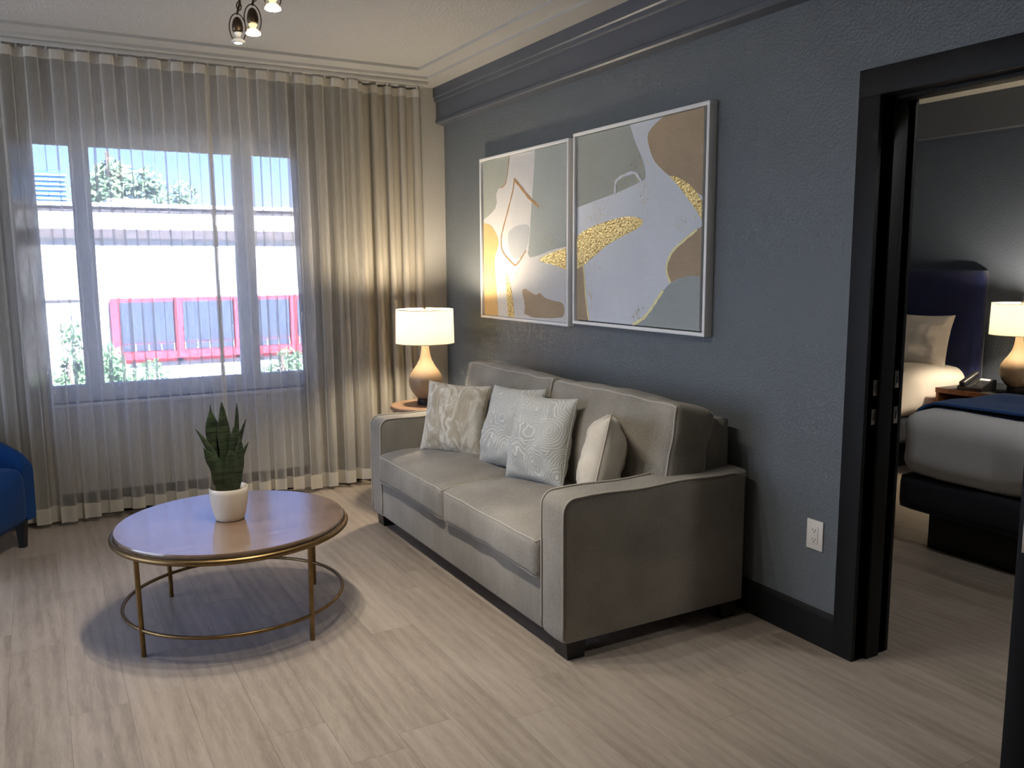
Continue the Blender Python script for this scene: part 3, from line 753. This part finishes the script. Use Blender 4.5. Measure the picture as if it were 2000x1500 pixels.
def bulbm():
    t = NT('lamp_bulb_frosted'); tp = t.n('ShaderNodeBsdfTransparent'); e = t.n('ShaderNodeEmission'); e.inputs[0].default_value = (1, .8, .55, 1); e.inputs[1].default_value = 6
    a = t.n('ShaderNodeAddShader'); t.l(tp.outputs[0], a.inputs[0]); t.l(e.outputs[0], a.inputs[1]); return t.end(a)
M['lamp_bulb'] = bulbm()
table_lamp('tan gourd table lamp with white drum shade on the side table by the curtain', (LX, LY, LZ), 27)
# lamp switch cord tag on the base is hidden by the sofa

# ================================================================== PAINTINGS
P1 = {
 'sage_l': [(4.867, 2.101), (4.525, 2.099), (4.548, 2.008), (4.576, 1.935), (4.7, 1.915), (4.687, 1.816), (4.771, 1.775), (4.867, 1.745)],
 'sage_r': [(4.229, 2.101), (3.902, 2.101), (3.902, 1.557), (4.037, 1.546), (4.203, 1.51), (4.318, 1.5), (4.294, 1.599), (4.268, 1.81), (4.243, 1.95)],
 'grey_in': [(4.553, 1.642), (4.52, 1.67), (4.458, 1.688), (4.38, 1.695), (4.317, 1.692), (4.292, 1.667), (4.314, 1.561), (4.419, 1.488), (4.512, 1.514), (4.547, 1.575)],
 'tan_l': [(4.867, 1.723), (4.80, 1.716), (4.761, 1.701), (4.687, 1.646), (4.668, 1.61), (4.671, 1.578), (4.731, 1.496), (4.71, 1.39), (4.68, 1.146), (4.867, 1.146)],
 'brown_b': [(4.386, 1.308), (4.349, 1.326), (4.3, 1.31), (4.222, 1.285), (4.18, 1.305), (4.128, 1.275), (4.037, 1.262), (3.931, 1.256), (3.911, 1.203), (3.948, 1.166), (4.361, 1.155), (4.344, 1.234)],
 'line_o': [(4.525, 2.098), (4.548, 2.008), (4.572, 1.94), (4.634, 1.923)],
 'line_t': [(4.471, 1.963), (4.385, 1.905), (4.297, 1.841), (4.192, 1.788)],
 'line_c': [(4.465, 1.961), (4.486, 1.893), (4.551, 1.778), (4.628, 1.649), (4.638, 1.60), (4.629, 1.557), (4.59, 1.52), (4.533, 1.489), (4.46, 1.453), (4.409, 1.483), (4.334, 1.543)],
 'gold_b': [(4.583, 1.424), (4.535, 1.371), (4.494, 1.27), (4.476, 1.148), (4.553, 1.148), (4.568, 1.267)],
 'gold_t': [(3.902, 1.548), (4.002, 1.536), (4.128, 1.509), (4.197, 1.489), (4.146, 1.474), (4.02, 1.46), (3.902, 1.432)]}
P2 = {
 'sage': [(3.797, 2.114), (3.352, 2.114), (3.311, 2.031), (3.257, 1.955), (3.23, 1.898), (3.223, 1.855), (3.261, 1.843), (3.359, 1.823), (3.469, 1.803), (3.63, 1.781), (3.797, 1.757)],
 'brown_top': [(3.107, 2.114), (2.834, 2.114), (2.834, 1.746), (2.93, 1.8), (3.045, 1.845), (3.106, 1.882), (3.168, 1.93), (3.201, 1.987), (3.221, 2.051), (3.173, 2.086)],
 'brown_r': [(2.862, 1.607), (2.834, 1.619), (2.834, 1.405), (2.905, 1.41), (2.985, 1.394), (3.037, 1.374), (3.056, 1.42), (3.054, 1.474), (3.024, 1.519), (2.944, 1.564)],
 'sage_br': [(3.037, 1.374), (2.962, 1.399), (2.9, 1.411), (2.834, 1.406), (2.834, 1.170), (3.304, 1.170), (3.2, 1.219), (3.126, 1.292), (3.082, 1.34)],
 'brown_bl': [(3.797, 1.443), (3.741, 1.459), (3.725, 1.381), (3.709, 1.293), (3.683, 1.170), (3.797, 1.170)],
 'gold_r': [(3.057, 1.851), (3.005, 1.845), (2.919, 1.806), (2.862, 1.759), (2.834, 1.725), (2.834, 1.649), (2.871, 1.691), (2.951, 1.767), (3.01, 1.818)],
 'gold_c': [(3.797, 1.608), (3.705, 1.644), (3.539, 1.673), (3.384, 1.69), (3.276, 1.681), (3.234, 1.663), (3.256, 1.636), (3.382, 1.6), (3.522, 1.559), (3.641, 1.502), (3.742, 1.452), (3.797, 1.438)],
 'line_r': [(2.86, 1.608), (2.944, 1.564), (3.024, 1.519), (3.058, 1.466), (3.063, 1.428), (3.033, 1.376)],
 'line_b': [(3.307, 1.171), (3.219, 1.206), (3.163, 1.257), (3.12, 1.302), (3.082, 1.34)],
 'line_bl': [(3.737, 1.465), (3.724, 1.381), (3.712, 1.293), (3.683, 1.171)],
 'arch': [(3.462, 1.799), (3.463, 1.86), (3.415, 1.88), (3.308, 1.896), (3.254, 1.84)]}
def smoothpoly(pts, keep=None):
    # one Chaikin pass keeps sharp canvas-edge corners (keep test) and rounds the rest
    out = []; n = len(pts)
    for i in range(n):
        a, b, c = pts[i-1], pts[i], pts[(i+1) % n]
        if keep and keep(b): out.append(b)
        else: out += [(b[0]*.75+a[0]*.25, b[1]*.75+a[1]*.25), (b[0]*.75+c[0]*.25, b[1]*.75+c[1]*.25)]
    return out
def ribbon(pts, w):
    from mathutils import geometry
    L, Rr = [], []
    q = []
    for i in range(len(pts)-1):
        for t in range(6): q.append((pts[i][0]+(pts[i+1][0]-pts[i][0])*t/6, pts[i][1]+(pts[i+1][1]-pts[i][1])*t/6))
    q.append(pts[-1])
    for _ in range(4): q = [q[0]]+[((q[i-1][0]+2*q[i][0]+q[i+1][0])/4, (q[i-1][1]+2*q[i][1]+q[i+1][1])/4) for i in range(1, len(q)-1)]+[q[-1]]
    for i, p in enumerate(q):
        a = q[max(0, i-1)]; b = q[min(len(q)-1, i+1)]; d = Vector((b[0]-a[0], b[1]-a[1])).normalized(); nn = Vector((-d.y, d.x)); ww = w*(.7+.5*abs(math.sin(i*.7)))
        L.append((p[0]+nn.x*ww, p[1]+nn.y*ww)); Rr.append((p[0]-nn.x*ww, p[1]-nn.y*ww))
    return L+Rr[::-1], len(q)
def painting(label, y0, y1, z0, z1, cy0, cy1, cz0, cz1, patches, lines, flecks, bgmat):
    p = thing('painting', label, 'painting', (XR, (y0+y1)/2, (z0+z1)/2))
    fd = .045; fw = .016; xf = XR-fd
    for nm, a in (('frame_rail', (y0, y1, z1-fw, z1)), ('frame_rail', (y0, y1, z0, z0+fw)), ('frame_rail', (y0, y0+fw, z0+fw, z1-fw)), ('frame_rail', (y1-fw, y1, z0+fw, z1-fw))):
        box(nm, xf, XR-.001, *a, 'frame', p, .0015)
    box('backing', XR-.012, XR-.002, y0+fw, y1-fw, z0+fw, z1-fw, 'shadow_gap', p)
    xc = XR-.034
    cv = box('canvas', xc, XR-.013, cy0, cy1, cz0, cz1, bgmat, p, .001)
    keep = lambda b: b[0] < cy0+.004 or b[0] > cy1-.004 or b[1] < cz0+.004 or b[1] > cz1-.004
    lay = 0
    for nm, pts, m, th in patches:
        lay += 1; pts = [(max(cy0+.0005, min(cy1-.0005, a)), max(cz0+.0005, min(cz1-.0005, b))) for a, b in pts]
        poly = smoothpoly(pts, keep)
        V, F = extrude([q for q in poly], 0, xc+.0005, xc-th-.00008*lay)
        mk(nm, V, F, m, cv)
    for nm, pts, m, w in lines:
        poly, n = ribbon(pts, w); lay += 1
        x0 = xc-.0009-.0001*lay
        V = [(x0, *q) for q in poly]+[(xc, *q) for q in poly]; N = 2*n
        F = [(i, i+1, N-2-i, N-1-i) for i in range(n-1)]+[(i, (i+1) % N, N+(i+1) % N, N+i) for i in range(N)]
        mk(nm, V, F, m, cv)
    r = random.Random(5); V, F = [], []
    for cy, cz_, sy, sz, cnt in flecks:
        for _ in range(cnt):
            y = r.gauss(cy, sy); z = r.gauss(cz_, sz)
            if not (cy0 < y < cy1 and cz0 < z < cz1): continue
            s = r.uniform(.0016, .0052); k = len(V); a = r.random()*3
            for j in range(3): V.append((xc-.0024, y+s*.6*math.cos(a+2.1*j), z+s*1.5*math.sin(a+2.1*j)))
            V.append((xc-.0010, y, z)); F += [(k, k+1, k+2), (k, k+1, k+3), (k+1, k+2, k+3), (k+2, k, k+3)]
    if V:
        o = mk('gold_flecks', V, F, 'gold', cv); o['kind'] = 'stuff'
    return p
painting('abstract painting farther from the doorway, with an ochre looped line and tan shapes', 3.868, 4.898, 1.128, 2.120, 3.902, 4.867, 1.146, 2.101,
    [('paint_patch', P1['sage_l'], 'art_sage', .0006), ('paint_patch', P1['sage_r'], 'art_green', .0006), ('paint_patch', P1['grey_in'], 'art_grey', .0006), ('paint_patch', P1['tan_l'], 'art_tan', .0006),
     ('paint_patch', P1['brown_b'], 'art_brown', .0006), ('gold_leaf_patch', P1['gold_b'], 'gold', .0012), ('gold_leaf_patch', P1['gold_t'], 'gold', .0012)],
    [('painted_line', P1['line_o'], 'art_line', .003), ('painted_line', P1['line_t'], 'art_line', .008), ('painted_line', P1['line_c'], 'art_line', .0045)],
    [(4.06, 1.59, .09, .03, 60), (4.66, 1.25, .01, .07, 20), (4.45, 1.41, .02, .03, 14), (4.2, 1.79, .02, .02, 12)], 'art_bg2')
painting('abstract painting nearer the doorway, with a broad gold leaf sweep and brown corner', 2.790, 3.824, 1.148, 2.134, 2.834, 3.797, 1.170, 2.114,
    [('paint_patch', P2['sage'], 'art_sage', .0006), ('paint_patch', P2['brown_top'], 'art_brown', .0006), ('paint_patch', P2['brown_r'], 'art_brown', .0006), ('paint_patch', P2['sage_br'], 'art_green', .0006),
     ('paint_patch', P2['brown_bl'], 'art_brown', .0006), ('gold_leaf_patch', P2['gold_r'], 'gold', .0012), ('gold_leaf_patch', P2['gold_c'], 'gold', .0012)],
    [('gold_line', P2['line_r'], 'gold_line', .006), ('gold_line', P2['line_b'], 'gold_line', .007), ('gold_line', P2['line_bl'], 'gold_line', .004), ('painted_line', P2['arch'], 'art_bg', .007)],
    [(3.60, 1.70, .05, .03, 60), (3.45, 1.86, .07, .04, 50), (3.30, 1.90, .05, .05, 50), (3.24, 1.80, .03, .05, 30), (3.66, 1.44, .03, .04, 30), (2.97, 1.62, .04, .03, 24), (3.27, 1.23, .04, .025, 30), (3.67, 1.28, .015, .04, 20)], 'art_bg')

# ================================================================== OUTLET
oy, oz = 2.1865, .428
ou = thing('wall_outlet', 'white duplex wall outlet low on the slate wall beside the doorway', 'outlet', (XR, oy, oz))
box('cover_plate', XR-.006, XR, oy-.0385, oy+.0385, oz-.058, oz+.058, 'white_plate', ou, .002)
rc = box('receptacle', XR-.0085, XR-.004, oy-.0165, oy+.0165, oz-.0335, oz+.0335, 'white_plate', ou, .001)
for dz in (.0185, -.0185):
    for dy, hh in ((-.0064, .0075), (.0064, .006)): box('slot', XR-.0089, XR-.008, oy+dy-.0012, oy+dy+.0012, oz+dz+.002-hh/2, oz+dz+.002+hh/2, 'dark_slot', rc)
    box('ground_hole', XR-.0089, XR-.008, oy-.0022, oy+.0022, oz+dz-.0085, oz+dz-.0045, 'dark_slot', rc)
for dz in (.047, -.047): mk('screw', *[[(x, y, z) for x, y, z in [(XR-.0068, oy+.003*math.cos(a), oz+dz+.003*math.sin(a)) for a in [2*PI*i/10 for i in range(10)]]+[(XR-.005, oy+.003*math.cos(a), oz+dz+.003*math.sin(a)) for a in [2*PI*i/10 for i in range(10)]]], [tuple(range(10)), tuple(range(19, 9, -1))]+[(i, (i+1) % 10, 10+(i+1) % 10, 10+i) for i in range(10)]], 'white_plate', ou)

# ================================================================== ARMCHAIR (local: faces +x)
ch = thing('armchair', 'blue velvet barrel armchair at the left edge before the curtain', 'armchair', (0, 0, 0))
def shell():
    # horseshoe back: half thickness profile swept round a U, height falls to the arm fronts
    path = []
    rx = .30; 
    for i in range(11): path.append((.34-.34*i/10-.0, .305))
    for i in range(1, 24): a = PI/2+PI*i/24; path.append((0.0+.305*math.cos(a)*1.02, .305*math.sin(a)))
    for i in range(11): path.append((0.0+.34*i/10, -.305))
    n = len(path); V, F = [], []; prof_n = 14
    for i, (x, y) in enumerate(path):
        a = Vector(path[max(0, i-1)]); b = Vector(path[min(n-1, i+1)]); d = (b-a).normalized(); nn = Vector((-d.y, d.x))
        if nn.dot(Vector((x-.1, y))) < 0: nn = -nn
        back = max(0, min(1, (.34-x)/.50)); h = .455+.235*(back**.62 if back > 0 else 0); th = .047
        ring = [(-1, .17), (-1, .35), (-1, h-.06), (-.92, h-.025), (-.6, h-.006), (0, h), (.6, h-.006), (.92, h-.025), (1.0, h-.06), (1.0, .35), (.95, .22), (.86, .155), (0, .150), (-.8, .155)]
        for s, z in ring: V.append((x+nn.x*s*th, y+nn.y*s*th, z))
    for i in range(n-1):
        for k in range(prof_n): F.append((i*prof_n+k, i*prof_n+(k+1) % prof_n, (i+1)*prof_n+(k+1) % prof_n, (i+1)*prof_n+k))
    F.append(tuple(range(prof_n))); F.append(tuple((n-1)*prof_n+k for k in range(prof_n-1, -1, -1)))
    return V, F
bs = mk('back_shell', *shell(), 'velvet', ch, True, 50)
sc = Soft((.045, 0, .295), (.320, .252, .150), .05, (.02, .0, .015), .004, 6)
mk('seat', *sc.mesh((22, 20, 12)), 'velvet', ch, True)
for fx, fy in ((.285, .30), (.285, -.30), (-.22, .20), (-.22, -.20)):
    v, f = boxm(fx-.024, fx+.024, fy-.024, fy+.024, 0, .17)
    v = [((x-fx)*(.62 if z < .01 else 1)+fx, (y-fy)*(.62 if z < .01 else 1)+fy, z) for x, y, z in v]
    mk('leg', v, f, 'black_wood', ch)
ca = R(-30)
ch.location = (-.545, 4.925, 0); ch.rotation_euler = (0, 0, ca)

# ================================================================== CEILING TRACK LIGHT
tl = thing('track_light', 'bronze ceiling track light with small dangling spot bulbs', 'light', (.76, 2.9, 2.62))
mk('rail', *tube([(.735, 3.62, 2.600), (.76, 2.9, 2.600), (.775, 2.0, 2.600)], .007, 8), 'bronze', tl, True)
mk('rail', *tube([(.785, 3.62, 2.600), (.81, 2.9, 2.600), (.825, 2.0, 2.600)], .007, 8), 'bronze', tl, True)
mk('ceiling_mount', *lathe([(.012, -.05), (.012, -.012), (.055, -.008), (.06, .036), (0, .036)], (.785, 2.85, 2.654), 28), 'bronze', tl, True, 40)
def head(hx, hy, hz, tilt, lit, watts, seed):
    r = random.Random(seed)
    # twisted link arm from the rail
    pts = [Vector((hx+.010, hy, 2.60)), Vector((hx-.018+.01*seed, hy+.012, 2.52)), Vector((hx+.012, hy-.004, 2.44)), Vector((hx, hy, hz+.094))]
    path = []
    for i in range(3):
        for t in range(6): path.append(tuple(pts[i].lerp(pts[i+1], t/6)))
    path.append(tuple(pts[-1]))
    h = mk('spot_head', *tube(path, .0042, 6), 'bronze', tl, True)
    for k in range(7):
        a = path[min(len(path)-1, 2+k*2)]; ang = k*1.57
        mk('chain_link', *tube([(a[0]+.0085*math.cos(q)*math.cos(ang), a[1]+.0085*math.cos(q)*math.sin(ang), a[2]+.015*math.sin(q)) for q in [2*PI*i/14 for i in range(14)]], .0022, 5, True), 'bronze', h, True)
    # yoke wire around the socket
    mk('yoke', *tube([(hx+.030*math.sin(q)*(1 if q < PI else 1), hy, hz+.046+.052*math.cos(q)) for q in [-PI*.78+2*PI*.78*i/28 for i in range(29)]], .0022, 6), 'bronze', h, True)
    mk('socket', *lathe([(.004, .086), (.012, .080), (.018, .066), (.0205, .050), (.0195, .036), (.015, .030), (0, .030)], (hx, hy, hz), 20), 'bronze', h, True, 60)
    mk('bulb_collar', *lathe([(.0145, .031), (.0145, .024), (.010, .020), (.012, .013), (.018, .010)], (hx, hy, hz), 20, False), 'collar' if lit else 'bulb_dim', h, True)
    b = mk('bulb', *lathe([(.013, .011), (.020, .005), (.0255, .000), (.0262, -.005), (.022, -.0075), (0, -.008)], (hx, hy, hz), 24), 'bulb_on' if lit else 'bulb_dim', h, True, 50)
    if not lit: mk('bulb_face', *lathe([(.0, -.0088), (.012, -.0088), (.014, -.0080)], (hx, hy, hz), 20, False), 'bulb_on', h)
    l = bpy.data.lights.new('spot_lamp', 'SPOT'); l.energy = watts; l.color = (1, .92, .80); l.spot_size = R(150); l.spot_blend = 1.0; l.shadow_soft_size = .03
    o = link(bpy.data.objects.new('spot_lamp', l)); o.parent = tl; o.location = Vector((hx, hy, hz-.016))-Vector(tl.location)
    o.rotation_euler = tilt
    return h
head(.737, 3.418, 2.300, (R(6), 0, 0), False, 16, 1)
head(.763, 3.283, 2.302, (R(0), R(10), 0), True, 25, 2)
head(.757, 2.967, 2.308, (R(-6), R(6), 0), True, 25, 3)
head(.775, 2.70, 2.302, (R(-4), R(-8), 0), True, 20, 4)  # extra head added out of view for more light
head(.760, 2.42, 2.306, (R(-10), R(6), 0), True, 18, 5)  # second added head, also unseen, to brighten the room

# ================================================================== BEDROOM
cl_ = thing('added_ceiling_lamp', 'round white ceiling lamp added in the bedroom, unseen beyond the doorway', 'light', (3.15, 1.0, ZC))  # unseen lamp added to brighten the bed and bedroom
mk('mount', *lathe([(.16, -.02), (.16, 0)], (3.15, 1.0, ZC), 40), 'steel', cl_, True, 40)
mk('diffuser', *lathe([(.0, -.095), (.06, -.09), (.11, -.07), (.14, -.045), (.15, -.02)], (3.15, 1.0, ZC), 40, False), 'lamp_bulb', cl_, True)
_l = bpy.data.lights.new('added_ceiling_fill', 'POINT'); _l.energy = 17; _l.color = (.92, .96, 1); _l.shadow_soft_size = .1
_o = link(bpy.data.objects.new('added_ceiling_fill', _l)); _o.parent = cl_; _o.location = (0, 0, -.16)
def bed(label, y0, y1, x0, mat, hb=True, dw=None):
    b = thing('bed', label, 'bed', (4.9, (y0+y1)/2, 0))
    box('plinth', x0+.10, 5.6, y0+.12, y1-.12, 0, .195, 'black_wood', b, .004)
    bb = Soft(((x0+5.95)/2, (y0+y1)/2, .290), ((5.95-x0)/2, (y1-y0)/2, .095), .03, (0, 0, 0), .003, 4)
    mk('box_spring', *bb.mesh((20, 20, 4)), 'charcoal', b, True)
    def soft(q, p, h):
        return q
    ms = Soft(((x0+5.94)/2-.006, (y0+y1)/2, .546), ((5.94-x0)/2+.01, (y1-y0)/2+.012, .172), .105, (.012, .012, .014), .016, 4.5, None, y0, soft)
    mk('mattress', *ms.mesh((44, 40, 14)), mat, b, True)
    if hb:
        s = Soft((6.015, (y0+y1)/2-.0, .86), (.045, (y1-y0)/2+.03, .545), .02, (.004, 0, 0), 0, 1)
        mk('headboard', *s.mesh((4, 24, 18)), 'navy', b, True)
    return b
bed('bed with white sheets and navy headboard deeper in the bedroom', 3.765, 5.29, 3.86, 'sheet')
bed('bed with pale grey cover and blue runner nearer the doorway', 1.27, 2.785, 3.845, 'duvet')
def ru():
    # blanket laid over the foot of the near bed, following the rounded top and sides
    V, F = [], []; nu, nv = 34, 44; y0, y1 = 1.27, 2.785
    for i in range(nu+1):
        x = 3.985+.62*i/nu
        for j in range(nv+1):
            t = -1+2*j/nv; half = (y1-y0)/2+.024; L = half+.10; s = t*L; c = (y0+y1)/2
            if abs(s) < half-.10: y = s; z = .7265+.014*(1-(s/half)**2)
            else:
                e = abs(s)-(half-.10); a = min(e/.105, PI/2); y = math.copysign(half-.105+.115*math.sin(a), s); z = .7265-.115*(1-math.cos(a))-max(0, e-.105*PI/2)
            nz = noise.noise(Vector((x*5, s*3.5, 1)))
            V.append((x+.02*noise.noise(Vector((s*2.5, i*.02, 4))), c+y, z+.012*nz+.006))
    for i in range(nu):
        for j in range(nv): F.append((i*(nv+1)+j, i*(nv+1)+j+1, (i+1)*(nv+1)+j+1, (i+1)*(nv+1)+j))
    o = mk('bed_runner', V, F, 'runner', None, True)
    md = o.modifiers.new('thick', 'SOLIDIFY'); md.thickness = .012; md.offset = 1
    return tag(o, 'blue blanket runner across the foot of the pale grey bed', 'blanket')
ru()
pillow('bed_pillow', 'white bed pillow propped against the navy headboard', 'pillow', .235, .20, .095, (5.755, 4.065, .885), R(-82), R(16), 0, 'sheet', 8, crease=.014)
pillow('bed_pillow', 'white bed pillow leaning in front of another, half hidden by the door jamb', 'pillow', .23, .19, .09, (5.60, 4.47, .87), R(-84), R(20), 0, 'sheet', 9, crease=.014)
ns = thing('nightstand', 'cherry wood nightstand with open shelf between the beds', 'nightstand', (5.72, 3.34, 0))
NX0, NX1, NY0, NY1 = 5.44, 6.03, 3.01, 3.685
box('top', NX0, NX1, NY0, NY1, .572, .598, 'black_wood', ns, .002)
mk('edge_band', *boxm(NX0-.004, NX0, NY0, NY1, .566, .600), 'orange_wood', ns)
box('side_panel', NX0+.004, NX1, NY1-.024, NY1, 0, .572, 'orange_wood', ns, .002)
box('side_panel', NX0+.004, NX1, NY0, NY0+.024, 0, .572, 'orange_wood', ns, .002)
box('back_panel', NX1-.016, NX1, NY0+.024, NY1-.024, .06, .572, 'orange_wood', ns)
box('shelf', NX0-.02, NX1-.016, NY0+.024, NY1-.024, .435, .458, 'orange_wood', ns, .002)
dr = box('drawer_front', NX0-.004, NX0+.016, NY0+.03, NY1-.03, .12, .42, 'orange_wood', ns, .003)
mk('drawer_pull', *boxm(NX0-.026, NX0-.004, 3.28, 3.42, .33, .342), 'steel', dr)
table_lamp('tan gourd table lamp with white drum shade on the bedroom nightstand', (5.665, 3.262, .599), 26)
ph = thing('telephone', 'black desk telephone on the bedroom nightstand', 'telephone', (5.545, 3.46, .599))
mk('phone_body', *extrude([(5.465, .600), (5.635, .600), (5.635, .672), (5.60, .676), (5.465, .624)], 1, 3.375, 3.545), 'black_plastic', ph)
def onslope(x): return .624+(x-5.465)*(.676-.624)/(5.60-5.465)
for i in range(4):
    for j in range(3):
        xx = 5.485+i*.022; yy = 3.395+j*.022
        mk('key', *extrude([(xx, onslope(xx)), (xx+.014, onslope(xx+.014)), (xx+.014, onslope(xx+.014)+.004), (xx, onslope(xx)+.004)], 1, yy, yy+.014), 'steel' if False else 'key_grey' if 'key_grey' in M else 'dark_slot', ph)
mk('phone_label', *extrude([(5.575, onslope(5.575)+.0005), (5.596, onslope(5.596)+.0005), (5.596, onslope(5.596)+.001), (5.575, onslope(5.575)+.001)], 1, 3.39, 3.46), 'white_plate', ph)
hs = Soft((5.55, 3.515, .674), (.095, .022, .016), .014, (0, 0, 0), 0, 1, Matrix.Rotation(-math.atan2(.052, .135), 3, 'Y'))
mk('handset', *hs.mesh((14, 4, 4)), 'black_plastic', ph, True)

# ================================================================== OUTSIDE
GZ = -3.0
struct(box('ground_outside', -80, 80, -60, 160, GZ-.2, GZ, 'asphalt'))
FY = 26.0; K = FY/20.0
def sc_(x): return x*K
def zz(z): return 1.46+(z-1.46)*K
bd = thing('white_building', 'white stucco building with red framed windows seen through the window', 'building', (4, FY, GZ))
box('wall', -16, 24, FY, FY+7, GZ, zz(2.72), 'stucco', bd)
box('coping', -16.1, 24.1, FY-.10, FY+7.1, zz(2.72), zz(2.80), 'stucco', bd)
box('parapet_groove', -16.05, 24.05, FY-.03, FY+.01, zz(2.63), zz(2.70), 'band', bd)
box('cornice_band', -16.05, 24.05, FY-.16, FY+.01, zz(2.062), zz(2.253), 'band', bd)
box('ledge', -16, sc_(.95), FY-.05, FY+.01, zz(.775), zz(.805), 'band', bd)
b0 = 1.455; pitch = 1.272
for k in range(6):
    xa, xb = sc_(b0+k*pitch), sc_(b0+(k+1)*pitch)
    wdw = box('window', xa-.08, xb+.08, FY-.03, FY+.02, zz(-.60), zz(.80), 'red', bd)
    pn = box('pane', xa+.13, xb-.13, FY-.045, FY-.02, zz(-.17), zz(.715), 'dark_pane', wdw)
    box('lower_pane', xa+.13, xb-.13, FY-.045, FY-.02, zz(-.345), zz(-.19), 'dark_pane', wdw)
    box('jamb_post', xa-.10, xa+.10, FY-.12, FY-.02, zz(-.45), zz(.80), 'red', wdw)
    box('sill', xa, xb, FY-.20, FY-.02, zz(-.52), zz(-.36), 'red', wdw)
    for q in range(5):
        xm = xa+.15+(xb-xa-.3)*q/4; box('glazing_bar', xm-.012, xm+.012, FY-.07, FY-.04, zz(-.345), zz(-.20), 'stucco', wdw)
rb = box('rooftop_unit', sc_(1.55), sc_(2.45), FY+1.5, FY+3.5, zz(2.80), zz(2.98), 'stucco', bd)
tw = thing('blue_glass_tower', 'distant blue glass office tower at the top left of the window', 'building', (0, 95, GZ))
TWY = 95.0; kx = TWY/20
box('facade', -.9*kx, .72*kx, TWY, TWY+10, GZ, 1.46+(3.42-1.46)*kx, 'far_glass', tw)
for k in range(9):
    z = 1.46+(2.55+.095*k-1.46)*kx; box('floor_line', -.9*kx, .72*kx, TWY-.15, TWY, z, z+.18, 'far_line', tw)
def foliage(name, c, rad, n, size, seed, mat, parent, squash=1.0, lumps=9):
    r = random.Random(seed); V, F = [], []
    cl = [Vector((r.gauss(0, .45)*rad, r.gauss(0, .4)*rad, r.gauss(0, .42)*rad*squash)) for _ in range(lumps)]
    for _ in range(n):
        o = r.choice(cl); d = Vector((r.gauss(0, 1), r.gauss(0, 1), r.gauss(0, 1))).normalized()*rad*.42*r.random()**.4
        p = Vector(c)+o+d; a = Vector((r.gauss(0, 1), r.gauss(0, 1), r.gauss(0, 1))).normalized(); b = a.orthogonal().normalized()
        s = size*r.uniform(.6, 1.3); k = len(V); V += [tuple(p-a*s), tuple(p+b*s*.5), tuple(p+a*s), tuple(p-b*s*.5)]; F.append((k, k+1, k+2, k+3))
    o = mk(name, V, F, mat, parent); o['kind'] = 'stuff'; return o
def tree(name, label, base, top, rad, n, size, seed, mat, squash=1.0):
    t = thing(name, label, 'tree' if rad > 1.5 else 'shrub', (base[0], base[1], GZ))
    mk('trunk', *tube([(base[0], base[1], GZ), (base[0]+.1, base[1], (GZ+top)/2), (base[0], base[1], top-rad*.3)], lambda q: .22*rad/3*(1-.6*q)+.02, 8), 'bark', t, True)
    foliage('foliage', (base[0], base[1], top-rad*squash*.9), rad, n, size, seed, mat, t, squash); return t
tree('leafy_tree', 'tall grey green tree rising behind the roof of the white building', (2.75, 36.0), 6.3, 1.75, 2600, .14, 4, 'foliage', 1.2)
tree('leafy_tree', 'low spreading tree right of the tall one behind the roofline', (5.3, 42.0), 4.85, 1.6, 1800, .13, 6, 'foliage', .7)
tree('garden_shrub', 'green shrub at the lower left corner of the window view', (.40, 15.2), .12, .62, 1500, .055, 8, 'shrub')
tree('garden_shrub', 'rounded green shrub left of the red windows', (1.45, 18.6), -.02, .80, 1700, .055, 9, 'shrub')
tree('garden_shrub', 'low sparse shrub at the lower right of the window view', (4.1, 16.5), -.10, .5, 700, .05, 12, 'shrub')
